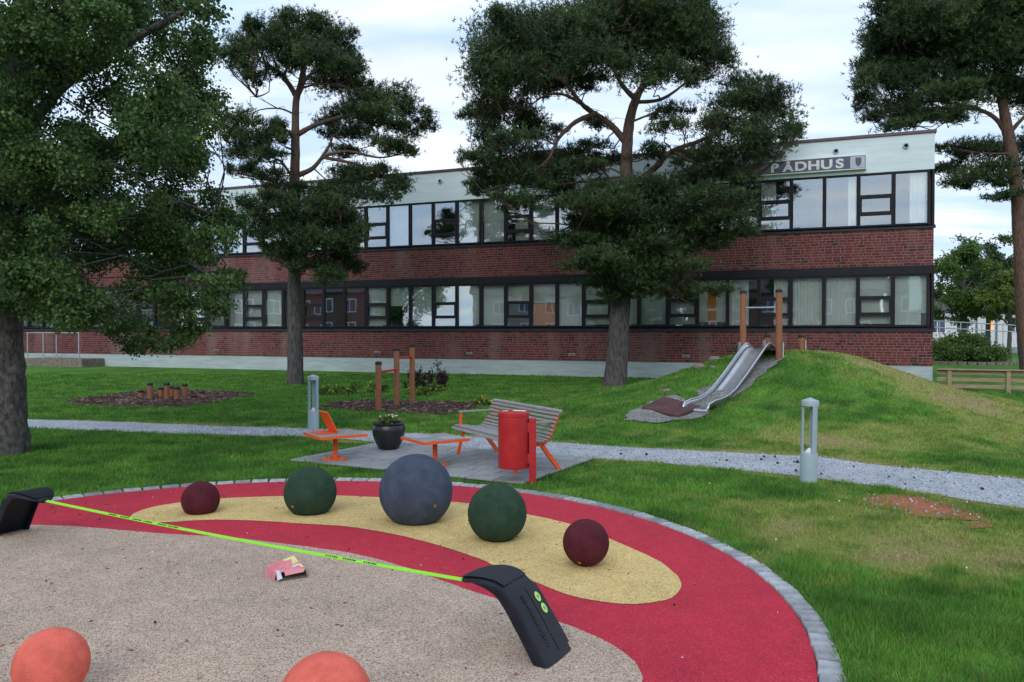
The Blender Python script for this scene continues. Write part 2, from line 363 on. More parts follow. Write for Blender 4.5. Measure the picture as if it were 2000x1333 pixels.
def copy_tree(o, parent=None):
    c = o.copy(); C.objects.link(c); c.parent = parent
    for ch in list(o.children): copy_tree(ch, c)
    return c

class MB:
    def __init__(s): s.v = []; s.f = []
    def add(s, vs_, fs_):
        n = len(s.v); s.v += [tuple(p) for p in vs_]; s.f += [tuple(i + n for i in q) for q in fs_]; return s
    def box(s, x0, x1, y0, y1, z0, z1):
        return s.add([(x0, y0, z0), (x1, y0, z0), (x1, y1, z0), (x0, y1, z0), (x0, y0, z1), (x1, y0, z1), (x1, y1, z1), (x0, y1, z1)],
                     [(3, 2, 1, 0), (4, 5, 6, 7), (0, 1, 5, 4), (1, 2, 6, 5), (2, 3, 7, 6), (3, 0, 4, 7)])
    def obox(s, c, ax, ay, az):
        c, ax, ay, az = Vector(c), Vector(ax), Vector(ay), Vector(az)
        P = [c + sx * ax + sy * ay + sz * az for sz in (-1, 1) for sx, sy in ((-1, -1), (1, -1), (1, 1), (-1, 1))]
        return s.add(P, [(3, 2, 1, 0), (4, 5, 6, 7), (0, 1, 5, 4), (1, 2, 6, 5), (2, 3, 7, 6), (3, 0, 4, 7)])
    def tube(s, pts, rad, n=8, cap=True, square=False):
        pts = [Vector(p) for p in pts]
        if not hasattr(rad, '__len__'): rad = [rad] * len(pts)
        rings = []; prev = None
        for i, p in enumerate(pts):
            t = (pts[min(i + 1, len(pts) - 1)] - pts[max(i - 1, 0)])
            t = t.normalized() if t.length > 1e-9 else Vector((0, 0, 1))
            if prev is None:
                a = Vector((1, 0, 0)) if abs(t.x) < 0.8 else Vector((0, 1, 0))
                u = (a - t * a.dot(t)).normalized()
            else:
                u = (prev - t * prev.dot(t)); u = u.normalized() if u.length > 1e-6 else t.orthogonal().normalized()
            prev = u; w = t.cross(u)
            off = math.pi / n if square else 0
            rings.append([p + (u * math.cos(2 * math.pi * k / n + off) + w * math.sin(2 * math.pi * k / n + off)) * rad[i] for k in range(n)])
        vs_ = [q for r in rings for q in r]; fs_ = []
        for i in range(len(rings) - 1):
            for k in range(n):
                a, b = i * n + k, i * n + (k + 1) % n
                fs_.append((a, b, b + n, a + n))
        if cap:
            fs_.append(tuple(reversed(range(n)))); fs_.append(tuple(range(len(vs_) - n, len(vs_))))
        return s.add(vs_, fs_)
    def lathe(s, prof, n=24, c=(0, 0, 0)):
        vs_ = []; fs_ = []; m = len(prof)
        for r, z in prof:
            for k in range(n):
                a = 2 * math.pi * k / n; vs_.append((c[0] + r * math.cos(a), c[1] + r * math.sin(a), c[2] + z))
        for i in range(m - 1):
            for k in range(n):
                a, b = i * n + k, i * n + (k + 1) % n; fs_.append((a, b, b + n, a + n))
        fs_.append(tuple(reversed(range(n)))); fs_.append(tuple(range((m - 1) * n, m * n)))
        return s.add(vs_, fs_)
    def prism(s, poly, z0, z1):
        n = len(poly)
        return s.add([(x, y, z0) for x, y in poly] + [(x, y, z1) for x, y in poly],
                     [tuple(reversed(range(n))), tuple(range(n, 2 * n))] + [(i, (i + 1) % n, n + (i + 1) % n, n + i) for i in range(n)])
    def mesh(s, name, mat=None, smooth=False):
        me = bpy.data.meshes.new(name); me.from_pydata([tuple(p) for p in s.v], [], s.f); me.update()
        if mat: me.materials.append(mat)
        if smooth:
            me.polygons.foreach_set('use_smooth', [True] * len(me.polygons))
        return me
    def build(s, name, mat, parent=None, smooth=False, bevel=0.0, loc=None, rot=None, sharp=None):
        me = s.mesh(name, mat, smooth)
        if sharp is not None and smooth:
            me.set_sharp_from_angle(angle=R(sharp))
        o = link(name, me, None, parent, loc, rot)
        if bevel > 0:
            b = o.modifiers.new('bevel', 'BEVEL'); b.width = bevel; b.segments = 2; b.limit_method = 'ANGLE'; b.angle_limit = R(40)
        return o

def big_mesh(name, verts, tris, mat, parent=None, col=None, smooth=False):
    """fast numpy mesh; tris is (n,k) with k = 3 or 4"""
    me = bpy.data.meshes.new(name)
    verts = np.ascontiguousarray(verts, dtype=np.float32); tris = np.ascontiguousarray(tris, dtype=np.int32)
    k = tris.shape[1]
    me.vertices.add(len(verts)); me.vertices.foreach_set('co', verts.ravel())
    me.loops.add(tris.size); me.loops.foreach_set('vertex_index', tris.ravel())
    me.polygons.add(len(tris)); me.polygons.foreach_set('loop_start', np.arange(0, tris.size, k, dtype=np.int32))
    if smooth: me.polygons.foreach_set('use_smooth', np.ones(len(tris), dtype=bool))
    me.update(calc_edges=True)
    if col is not None:
        a = me.attributes.new('col', 'FLOAT_COLOR', 'POINT')
        c4 = np.ones((len(verts), 4), dtype=np.float32); c4[:, :3] = col
        a.data.foreach_set('color', c4.ravel())
    me.materials.append(mat)
    o = bpy.data.objects.new(name, me); C.objects.link(o)
    if parent: o.parent = parent
    return o

# value noise for colour and density fields
_tab = np.random.RandomState(77).rand(256, 256)
def vnoise(x, y):
    xi, yi = np.floor(x).astype(int), np.floor(y).astype(int); fx, fy = x - xi, y - yi
    fx = fx * fx * (3 - 2 * fx); fy = fy * fy * (3 - 2 * fy)
    g = lambda a, b: _tab[a % 256, b % 256]
    return (g(xi, yi) * (1 - fx) + g(xi + 1, yi) * fx) * (1 - fy) + (g(xi, yi + 1) * (1 - fx) + g(xi + 1, yi + 1) * fx) * fy
def fbm(x, y, o=4):
    s = 0; a = 0.5; t = 0
    for i in range(o):
        s = s + a * vnoise(x * 2 ** i + 17 * i, y * 2 ** i + 31 * i); t += a; a *= 0.55
    return s / t
def sstep(a, b, x):
    t = np.clip((x - a) / (b - a), 0, 1); return t * t * (3 - 2 * t)
def in_poly(px, py, poly):
    ins = np.zeros(px.shape, dtype=bool); n = len(poly)
    for i in range(n):
        x1, y1 = poly[i]; x2, y2 = poly[(i + 1) % n]
        c = ((y1 > py) != (y2 > py)) & (px < (x2 - x1) * (py - y1) / (y2 - y1 + 1e-12) + x1)
        ins ^= c
    return ins
def seg_dist(px, py, a, b):
    ax, ay = a; bx, by = b
    dx_, dy_ = bx - ax, by - ay
    t = np.clip(((px - ax) * dx_ + (py - ay) * dy_) / (dx_ * dx_ + dy_ * dy_), 0, 1)
    return np.hypot(px - ax - t * dx_, py - ay - t * dy_)
def poly_dist(px, py, poly, closed=True):
    n = len(poly); d = np.full(px.shape, 1e9)
    for i in range(n if closed else n - 1):
        d = np.minimum(d, seg_dist(px, py, poly[i], poly[(i + 1) % n]))
    return d
def smooth_poly(P, k=6, closed=True):
    out = []; n = len(P)
    for i in range(n if closed else n - 1):
        p0, p1, p2, p3 = [P[j % n] if closed else P[max(0, min(n - 1, j))] for j in (i - 1, i, i + 1, i + 2)]
        for q in range(k):
            t = q / k
            out.append(tuple(0.5 * ((2 * p1[c]) + (-p0[c] + p2[c]) * t + (2 * p0[c] - 5 * p1[c] + 4 * p2[c] - p3[c]) * t * t + (-p0[c] + 3 * p1[c] - 3 * p2[c] + p3[c]) * t ** 3) for c in (0, 1)))
    if not closed: out.append(tuple(P[-1]))
    return out
def sheet(name, poly, z, mat, parent=None, thick=0.05):
    bm = bmesh.new()
    vs_ = [bm.verts.new((x, y, z)) for x, y in poly]
    fc = bm.faces.new(vs_)
    if fc.normal.z < 0: fc.normal_flip()
    bmesh.ops.triangulate(bm, faces=[fc])
    me = bpy.data.meshes.new(name); bm.to_mesh(me); bm.free()
    return link(name, me, mat, parent)

# ------------------------------------------------------------------ layout (metres; x right, y away from the photographer)
RING_C, RING_R, KERB_W = (-2.116, 5.394), 4.08, 0.145
YEL = [(-3.66, 7.49), (-3.69, 7.78), (-3.56, 8.06), (-3.13, 8.33), (-2.47, 8.47), (-1.93, 8.49), (-1.32, 8.38), (-0.64, 8.18), (-0.21, 7.97), (0.16, 7.62), (0.54, 7.23), (0.85, 6.7), (1.11, 6.16), (1.21, 5.74), (1.19, 5.5), (1.08, 5.25), (0.92, 5.15), (0.74, 5.12), (0.56, 5.18), (0.39, 5.29), (0.2, 5.52), (-0.12, 5.94), (-0.3, 6.2), (-0.83, 6.72), (-1.4, 7.1), (-1.91, 7.25), (-2.56, 7.39), (-2.91, 7.39), (-3.23, 7.31), (-3.39, 7.29)]
BEI = [(-4.74, 7.23), (-4.45, 7.21), (-4.01, 7.16), (-3.42, 6.99), (-2.86, 6.85), (-2.43, 6.77), (-1.97, 6.59), (-1.29, 6.29), (-0.81, 5.92), (-0.56, 5.66), (-0.26, 5.36), (-0.05, 5.17), (0.29, 4.8), (0.45, 4.63), (0.58, 4.44), (0.67, 4.23), (0.68, 4.1), (0.66, 3.98), (0.55, 3.7), (0.2, 3.1), (-0.7, 2.3), (-2.2, 1.85), (-3.8, 2.2), (-5.0, 3.2), (-5.55, 4.6), (-5.55, 6.1), (-5.2, 7.0)]
PATHU = [(-24, 18.2), (-17, 17.1), (-12.5, 16.3), (-9.77, 15.74), (-7.46, 15.21), (-5.24, 14.57), (-3.73, 14.27), (-2.16, 13.77), (-0.87, 13.24), (0.5, 12.63), (1.58, 12.07), (3.01, 11.52), (4.28, 11.1), (4.79, 10.46), (5.5, 9.9), (6.14, 9.39), (8.0, 7.9), (12, 4.5)]
PATHL = [(-24, 16.6), (-17, 15.6), (-12.5, 14.9), (-8.86, 14.27), (-6.75, 13.77), (-4.81, 13.36), (-3.62, 13.17), (-2.49, 12.69), (-1.15, 11.71), (0.0, 11.33), (1.14, 10.88), (2.06, 10.5), (3.09, 9.83), (3.51, 9.58), (4.13, 9.02), (4.68, 8.41), (5.14, 7.86), (6.6, 6.2), (10.6, 3.0)]
PATIO = [(-3.04, 10.67), (-2.02, 12.46), (1.13, 10.79), (0.12, 9.02)]
MULCH1 = [(-11.28, 19.96), (-11.22, 21.19), (-10.92, 23.3), (-9.85, 23.5), (-8.7, 22.96), (-7.2, 22.04), (-7.28, 21.03), (-7.45, 19.0), (-7.7, 18.12), (-9.0, 18.3), (-10.6, 18.9)]
MULCH2 = [(-4.5, 18.36), (-4.31, 19.4), (-3.91, 19.96), (-2.59, 19.82), (-0.75, 19.13), (-0.83, 18.12), (-1.13, 17.21), (-1.51, 16.49), (-2.7, 17.1), (-3.53, 17.43)]
EARTH = [(3.79, 8.46), (4.12, 8.51), (4.38, 8.46), (4.52, 7.97), (4.55, 7.57), (4.35, 7.35), (4.02, 7.47), (3.80, 7.66), (3.70, 8.10)]
EARTH2 = [(4.18, 7.21), (4.42, 7.29), (4.37, 7.14), (4.18, 7.08)]
SLIDEGRAVEL = [(2.15, 15.05), (2.75, 15.75), (3.25, 16.2), (3.85, 15.7), (3.8, 15.1), (3.45, 14.55), (2.65, 14.4)]
SLIDEMAT = [(2.55, 15.45), (3.12, 16.05), (3.75, 15.55), (3.15, 14.85)]
SL_TOP, SL_END = (5.56, 17.7), (3.62, 15.35)
path_poly = smooth_poly(PATHU, 4, False) + list(reversed(smooth_poly(PATHL, 4, False)))
yel_poly = smooth_poly(YEL, 5); bei_poly = smooth_poly(BEI, 5)
mul1 = smooth_poly(MULCH1, 3); mul2 = smooth_poly(MULCH2, 3); earth = smooth_poly(EARTH, 4); earth2 = smooth_poly(EARTH2, 4)

def jitter_poly(P, a, fr=3.0):
    out = []
    for i, (x, y) in enumerate(P):
        n = len(P); q = P[(i + 1) % n]; p = P[i - 1]
        tx, ty = q[0] - p[0], q[1] - p[1]; l = math.hypot(tx, ty) + 1e-9
        d = (float(fbm(np.array([x * fr]), np.array([y * fr]), 3)[0]) - 0.5) * 2 * a
        out.append((x + ty / l * d, y - tx / l * d))
    return out

def H(x, y):
    """height of the lawn: flat, one play mound with a slide gully, a dip by the fence, a bed under the playground"""
    x = np.asarray(x, float); y = np.asarray(y, float)
    ddx, ddy = x - 6.65, y - 18.45
    ddy = np.where(ddy < 0, ddy * 1.02, ddy * 1.7); ddx = np.where(ddx > 0, ddx * 1.12, ddx)
    d = np.hypot(ddx, ddy)
    d = d * (1 + 0.10 * (fbm(x * 0.35, y * 0.35, 2) - 0.5))
    z = 1.30 / (1 + (d / 3.1) ** 3) * sstep(7.2, 4.4, d)
    gd = seg_dist(x, y, SL_TOP, (3.2, 14.85))
    z = z - 0.17 * sstep(0.75, 0.2, gd) * sstep(0.06, 0.35, z)
    z = z - 0.26 * np.exp(-((x - 16.2) / 3.0) ** 2 - ((y - 23.5) / 3.0) ** 2)
    rr = np.hypot(x - RING_C[0], y - RING_C[1])
    z = z - 0.05 * sstep(RING_R - 0.02, RING_R - 0.22, rr)
    return z

def dryness(x, y):
    n = fbm(x * 0.8, y * 0.8, 5); n2 = fbm(x * 0.23 + 9, y * 0.23 + 4, 3)
    n3 = fbm(x * 3.1 + 5, y * 3.1 + 40, 3)
    d = 0.55 * (n - 0.5) * 2 + 0.6 * (n2 - 0.5) * 2 + 0.55 * (n3 - 0.5) * 2
    pu = poly_dist(x, y, path_poly)
    d = d + 0.55 * np.exp(-(pu / 0.22) ** 2)
    # worn turf: lawn between the playground and the path on the right, the foot and shoulder of the mound
    d = d + 0.62 * np.exp(-((x - 3.2) / 2.0) ** 2 - ((y - 6.6) / 1.5) ** 2)
    d = d + 0.75 * np.exp(-((x - 6.2) / 4.0) ** 2 - ((y - 12.6) / 1.0) ** 2)
    d = d + 0.8 * np.exp(-((x - 8.9) / 1.7) ** 2 - ((y - 16.2) / 2.2) ** 2)
    d = d + 0.55 * np.exp(-((x + 5.0) / 3.2) ** 2 - ((y - 15.1) / 0.5) ** 2)
    d = d - 0.6 * np.exp(-((x - 3.2) / 1.5) ** 2 - ((y - 4.2) / 1.1) ** 2)
    d = d - 0.35 * sstep(-1.0, -4.0, x)
    d = d - 0.25 * sstep(19, 23, y) - 0.12
    return np.clip(d, 0, 1)

G_GREEN = np.array([0.120, 0.275, 0.040]); G_DARK = np.array([0.058, 0.168, 0.026]); G_YEL = np.array([0.27, 0.335, 0.080]); G_STRAW = np.array([0.37, 0.30, 0.15])
def turf_col(x, y):
    d = dryness(x, y)[:, None]; k = fbm(x * 2.1 + 50, y * 2.1 + 7, 5)[:, None]; q = fbm(x * 5.3 + 11, y * 5.3 + 70, 3)[:, None]
    g = G_DARK + (G_GREEN - G_DARK) * np.clip((k - 0.3) * 2.6, 0, 1.35)
    g = g * (0.72 + 0.56 * q) + np.array([0.012, 0.004, 0.010]) * np.clip((q - .5) * 3, 0, 1)
    c = g + (G_YEL - g) * np.clip(d * 2.0, 0, 1)
    c = c + (G_STRAW - c) * np.clip((d - 0.5) * 1.7, 0, 0.85)
    return c

# ------------------------------------------------------------------ lawn
def axis(lo, a, b, hi, st, far):
    return np.concatenate([np.array([lo] + [a - q for q in far if a - q > lo][::-1]), np.arange(a, b, st), np.array([b + q for q in far if b + q < hi] + [hi])])
far_steps = [0.5, 1.5, 3, 6, 12, 24, 48, 96, 190]
gx = axis(-600, -20, 20, 600, 0.2, far_steps); gy = axis(-500, 1.0, 31, 900, 0.2, far_steps)
XX, YY = np.meshgrid(gx, gy); nx, ny = len(gx), len(gy)
xf, yf = XX.ravel(), YY.ravel()
ii, jj = np.meshgrid(np.arange(nx - 1), np.arange(ny - 1))
a_ = (jj * nx + ii).ravel()
lawn = big_mesh('lawn', np.c_[xf, yf, H(xf, yf)], np.c_[a_, a_ + 1, a_ + 1 + nx, a_ + nx], M_lawn, col=turf_col(xf, yf) * 0.8, smooth=True)
tag(lawn, 'mown green lawn with yellowed patches round the playground', 'lawn', kind='structure')

# ------------------------------------------------------------------ playground floor
ang = [2 * math.pi * i / 160 for i in range(160)]
disc = [(RING_C[0] + (RING_R - KERB_W + 0.004) * math.cos(a), RING_C[1] + (RING_R - KERB_W + 0.004) * math.sin(a)) for a in ang]
tag(sheet('rubber_ground', disc, 0.0, M_redrub), 'round red rubber safety floor of the playground', 'rubber floor', kind='structure')
tag(sheet('rubber_ground', jitter_poly(yel_poly, 0.012, 6), 0.004, M_yelrub), 'sand yellow crescent laid into the red rubber floor', 'rubber floor', kind='structure')
tag(sheet('rubber_ground', jitter_poly(bei_poly, 0.012, 6), 0.004, M_beirub), 'speckled beige oval laid into the red rubber floor', 'rubber floor', kind='structure')

kerb_base = MB()
n = 160
for k in range(n):
    a0, a1 = ang[k], ang[(k + 1) % n]
    q = [(RING_C[0] + r * math.cos(a), RING_C[1] + r * math.sin(a), -0.012) for a, r in ((a0, RING_R - KERB_W), (a0, RING_R + 0.02), (a1, RING_R + 0.02), (a1, RING_R - KERB_W))]
    kerb_base.add(q, [(0, 1, 2, 3)])
kerb = tag(kerb_base.build('kerb', pmat('kerb_joint_sand', (0.035, 0.035, 0.028), 0.95, var=0.3, scale=20)), 'ring of grey granite setts round the red rubber floor', 'kerb', kind='structure')
stone_meshes = []
for q in range(5):
    b = MB(); L_, W_ = 0.176, KERB_W - 0.012
    j = lambda s_: rnd.uniform(-s_, s_)
    top = [(-W_ / 2 + j(.006), -L_ / 2 + j(.006)), (W_ / 2 + j(.006), -L_ / 2 + j(.006)), (W_ / 2 + j(.006), L_ / 2 + j(.006)), (-W_ / 2 + j(.006), L_ / 2 + j(.006))]
    ins = [(x * 0.93, y * 0.95) for x, y in top]
    vs_ = [(x, y, -0.05) for x, y in top] + [(x, y, 0.012 + j(.002)) for x, y in top] + [(x, y, 0.022 + j(.002)) for x, y in ins]
    b.add(vs_, [(0, 1, 5, 4), (1, 2, 6, 5), (2, 3, 7, 6), (3, 0, 4, 7), (4, 5, 9, 8), (5, 6, 10, 9), (6, 7, 11, 10), (7, 4, 8, 11), (8, 9, 10, 11)])
    tone = (0.9, 1.1, 1.25, 1.4, 1.6)[q]
    stone_meshes.append(b.mesh('stone', pmat('kerb_granite_%d' % q, (0.17 * tone, 0.178 * tone, 0.20 * tone), 0.85, scale=9, col2=(0.30 * tone, 0.31 * tone, 0.335 * tone), bump=0.5, bscale=60)))
NS = 128
for k in range(NS):
    a = 2 * math.pi * (k + 0.5) / NS
    r = RING_R - KERB_W / 2 + rnd.uniform(-.004, .004)
    o = link('stone', stone_meshes[rnd.randrange(5)], None, kerb, (RING_C[0] + r * math.cos(a), RING_C[1] + r * math.sin(a), rnd.uniform(-.011, -.005)), (rnd.uniform(-.015, .015), rnd.uniform(-.015, .015), a + rnd.choice((0, math.pi)) + rnd.uniform(-.015, .015)))

# ------------------------------------------------------------------ path, patio, beds
tag(sheet('path', jitter_poly(path_poly, 0.10, 1.6), 0.010, M_gravel), 'blue grey gravel path winding across the lawn', 'path', kind='structure')
patio = MB()
pl, pb, prr, pf = [Vector((*p, 0)) for p in PATIO]
ex = (pf - pl); ey = (pb - pl); LX, LY = ex.length, ey.length; ex.normalize(); ey.normalize()
patio_o = tag(sheet('patio', [(p.x, p.y) for p in (pl, pb, prr, pf)], 0.016, M_soil), 'small paved square of grey concrete slabs beside the path', 'patio', kind='structure')
nxs, nys = 9, 6
sx_, sy_ = LX / nxs, LY / nys
slab = MB(); g_ = 0.009
w_, h_ = sx_ / 2 - g_, sy_ / 2 - g_
slab.add([(-w_, -h_, 0), (w_, -h_, 0), (w_, h_, 0), (-w_, h_, 0), (-w_, -h_, .016), (w_, -h_, .016), (w_, h_, .016), (-w_, h_, .016), (-w_ + .006, -h_ + .006, .020), (w_ - .006, -h_ + .006, .020), (w_ - .006, h_ - .006, .020), (-w_ + .006, h_ - .006, .020)],
         [(0, 1, 5, 4), (1, 2, 6, 5), (2, 3, 7, 6), (3, 0, 4, 7), (4, 5, 9, 8), (5, 6, 10, 9), (6, 7, 11, 10), (7, 4, 8, 11), (8, 9, 10, 11)])
slab_me = [slab.mesh('slab', pmat('slab_concrete_%d' % q, (0.20 * t, 0.215 * t, 0.235 * t), 0.9, scale=5, col2=(0.29 * t, 0.305 * t, 0.325 * t), bump=0.3, bscale=120)) for q, t in enumerate((0.92, 1.0, 1.07))]
half = MB(); w2 = sx_ / 4 - g_
half.add([(-w2, -h_, 0), (w2, -h_, 0), (w2, h_, 0), (-w2, h_, 0), (-w2, -h_, .019), (w2, -h_, .019), (w2, h_, .019), (-w2, h_, .019)], [(0, 1, 5, 4), (1, 2, 6, 5), (2, 3, 7, 6), (3, 0, 4, 7), (4, 5, 6, 7)])
half_me = half.mesh('slab', M_slab)
rzp = math.atan2(ex.y, ex.x)
for jy in range(nys):
    offs = (jy % 2) * 0.5
    for ix in range(nxs + (1 if offs else 0)):
        if offs and ix in (0, nxs):
            cxp = sx_ * 0.25 if ix == 0 else LX - sx_ * 0.25; me = half_me
        else:
            cxp = (ix + 0.5 - offs) * sx_; me = slab_me[rnd.randrange(3)]
        p = pl + ex * cxp + ey * (jy + 0.5) * sy_
        link('slab', me, None, patio_o, (p.x, p.y, 0.018 + rnd.uniform(-.002, .002)), (rnd.uniform(-.004, .004), rnd.uniform(-.004, .004), rzp))
tag(sheet('mulch_bed', jitter_poly(mul1, 0.12, 1.5), 0.012, M_mulch), 'brown bark mulch bed round the low stepping posts', 'mulch bed', kind='structure')
tag(sheet('mulch_bed', jitter_poly(mul2, 0.12, 1.5), 0.012, M_mulch), 'brown bark mulch bed under the pull up bars', 'mulch bed', kind='structure')
tag(sheet('bare_ground', jitter_poly(earth, 0.07, 5), 0.010, M_earth), 'orange bare earth patch worn into the lawn by the path', 'bare earth', kind='structure')
tag(sheet('bare_ground', jitter_poly(earth2, 0.03, 7), 0.010, M_earth), 'little orange bare spot in the lawn near the right edge', 'bare earth', kind='structure')

def drape(name, poly, mat, dz, st=0.04):
    """a sheet that follows the mound"""
    P = np.array(poly); x0, y0 = P.min(0); x1, y1 = P.max(0)
    ax_ = np.arange(x0, x1 + st, st); ay_ = np.arange(y0, y1 + st, st)
    X, Y = np.meshgrid(ax_, ay_); m = in_poly(X.ravel(), Y.ravel(), poly); n_ = len(ax_)
    i_, j_ = np.meshgrid(np.arange(n_ - 1), np.arange(len(ay_) - 1)); q = (j_ * n_ + i_).ravel()
    F = np.c_[q, q + 1, q + 1 + n_, q + n_]; F = F[m[F].sum(1) >= 2]
    return big_mesh(name, np.c_[X.ravel(), Y.ravel(), H(X.ravel(), Y.ravel()) + dz], F, mat, smooth=True)
sd = Vector((SL_END[0] - SL_TOP[0], SL_END[1] - SL_TOP[1], 0)).normalized(); sp_ = Vector((-sd.y, sd.x, 0))
corr = []
for t_, wl_, wr_ in ((-0.25, .30, .5), (0.4, .32, .62), (1.0, .30, .50), (1.7, .46, .36), (2.3, .28, .27), (2.6, .24, .24)):
    c = Vector((*SL_TOP, 0)) + sd * t_; corr.append((c, wl_, wr_))
cp = [tuple((c - sp_ * a)[:2]) for c, a, b in corr] + [tuple((c + sp_ * b)[:2]) for c, a, b in reversed(corr)]
tag(drape('gravel_strip', jitter_poly(smooth_poly(cp, 8), 0.20, 5), M_dust, 0.022), 'grey gravel spilling down both sides of the slide', 'gravel', kind='structure')
tag(drape('gravel_strip', jitter_poly(smooth_poly(SLIDEGRAVEL, 8), 0.16, 5), M_dust, 0.026), 'grey gravel patch at the foot of the slide', 'gravel', kind='structure')
mt = MB(); zt = 0.07
mpts = [(x, y, float(H(x, y)) + zt) for x, y in SLIDEMAT]
mt.add([(x, y, z - .05) for x, y, z in mpts] + mpts, [(0, 1, 5, 4), (1, 2, 6, 5), (2, 3, 7, 6), (3, 0, 4, 7), (4, 5, 6, 7)])
mo = mt.build('rubber_mat', M_mat, bevel=0.008)
tag(mo, 'reddish brown rubber landing mat at the foot of the slide', 'rubber mat')

tag(sheet('road', [(-80, 60), (160, 60), (160, 118), (-80, 118)], 0.02, M_asphalt), 'grey asphalt street beyond the bush and the lawn', 'road', kind='structure')
tag(sheet('road', [(-90, -24), (40, -38), (40, -18), (-70, 2)], 0.02, M_asphalt), 'asphalt car park behind the photographer mirrored in the windows', 'road', kind='structure')

# ------------------------------------------------------------------ town hall
B = empty('town_hall', (13.86, 25.80, 0), R(158.85))
tag(B, 'two storey red brick town hall with dark window bands and pale concrete parapet', 'building')
LEN, DEP = 46.6, 12.0
M0, MOD = 0.134, 1.0724
Z_PL, Z_S1, Z_P1A, Z_P1B, Z_F, Z_BR2, Z_S2, Z_P2A, Z_P2B, Z_BAND, Z_CAP, Z_TOP = 0.62, 1.80, 1.97, 3.61, 3.65, 3.94, 5.21, 5.34, 6.99, 7.08, 8.27, 8.37

def part(name, mat, boxes, parent=B, bevel=0.0):
    b = MB()
    for q in boxes: b.box(*q)
    return b.build(name, mat, parent, bevel=bevel)
part('plinth', M_plinth, [(-0.02 + 0.03, LEN, -DEP, -0.03, -0.6, Z_PL)])
wall_lo = part('brick_wall', M_mortar, [(0.012, LEN, -0.30, 0.0, Z_PL, Z_S1 - 0.05)])
wall_hi = part('brick_wall', M_mortar, [(0.012, LEN, -0.30, 0.0, Z_BR2, Z_S2 - 0.05)])
part('concrete_band', M_band, [(0.0, LEN, -0.34, 0.022, Z_BAND, Z_CAP)], bevel=0.01)
part('parapet_cap', M_cap, [(-0.05, LEN, -0.42, 0.075, Z_CAP + 0.002, Z_TOP)], bevel=0.008)
part('fascia', M_frame, [(-0.012, LEN, -0.30, 0.024, Z_F, Z_BR2 - 0.002)], bevel=0.006)
part('roof', M_roof, [(0.1, LEN, -DEP, -0.43, Z_CAP - 0.35, Z_CAP - 0.1)])
part('end_wall', M_mortar, [(0.02, 0.30, -DEP, -0.31, Z_PL, Z_CAP - 0.36)])
part('back_wall', M_mortar, [(0.31, LEN, -DEP, -DEP + 0.3, Z_PL, Z_CAP - 0.36)])
part('interior', M_room, [(0.31, LEN, -5.2, -5.0, Z_PL, Z_CAP - 0.36), (0.31, LEN, -4.99, -0.36, 3.70, 4.9), (0.31, LEN, -4.99, -0.36, Z_PL, 0.95), (0.31, LEN, -4.99, -0.36, 7.2, 7.4)] + [(0.31 + k * 6.43, 0.43 + k * 6.43, -4.98, -0.37, 0.96, 3.69) for k in range(1, 8)] + [(0.31 + k * 6.43, 0.43 + k * 6.43, -4.98, -0.37, 4.91, 7.19) for k in range(1, 8)])
part('corner_post', M_frame, [(-0.008, M0 - 0.062, -0.30, 0.014, Z_S1 + 0.01, Z_F - 0.002)], bevel=0.006)
part('corner_post', M_frame, [(-0.008, M0 - 0.062, -0.30, 0.014, Z_S2 + 0.01, Z_BAND - 0.002)], bevel=0.006)
def sill(z0, zt_):
    b = MB(); prof = [(-0.12, z0), (0.06, z0), (0.06, z0 + 0.045), (0.045, z0 + 0.05), (-0.12, zt_)]
    b.add([(-0.045, y, z) for y, z in prof] + [(LEN, y, z) for y, z in prof], [tuple(range(5)), tuple(reversed(range(5, 10)))] + [(i, i + 5, (i + 1) % 5 + 5, (i + 1) % 5) for i in range(5)])
    return b.build('window_sill', M_sill, B)
sill(Z_S1 - 0.05, Z_P1A - 0.062); sill(Z_S2 - 0.05, Z_P2A - 0.055)

# bricks: two stretchers and a header per repeat, offset course by course; the ones nearest the corner are single parts
BH, SL_, HD, J = 0.0983, 0.256, 0.130, 0.019
def brick_mesh(name, l, hgt):
    b = MB(); x0, x1, z0, z1, y1 = -l / 2, l / 2, -hgt / 2, hgt / 2, 0.006; c = 0.003
    b.add([(x0, -0.02, z0), (x1, -0.02, z0), (x1, -0.02, z1), (x0, -0.02, z1), (x0, y1 - c, z0), (x1, y1 - c, z0), (x1, y1 - c, z1), (x0, y1 - c, z1), (x0 + c, y1, z0 + c), (x1 - c, y1, z0 + c), (x1 - c, y1, z1 - c), (x0 + c, y1, z1 - c)],
          [(1, 0, 4, 5), (2, 1, 5, 6), (3, 2, 6, 7), (0, 3, 7, 4), (5, 4, 8, 9), (6, 5, 9, 10), (7, 6, 10, 11), (4, 7, 11, 8), (9, 8, 11, 10)])
    return b.mesh(name, M_brick)
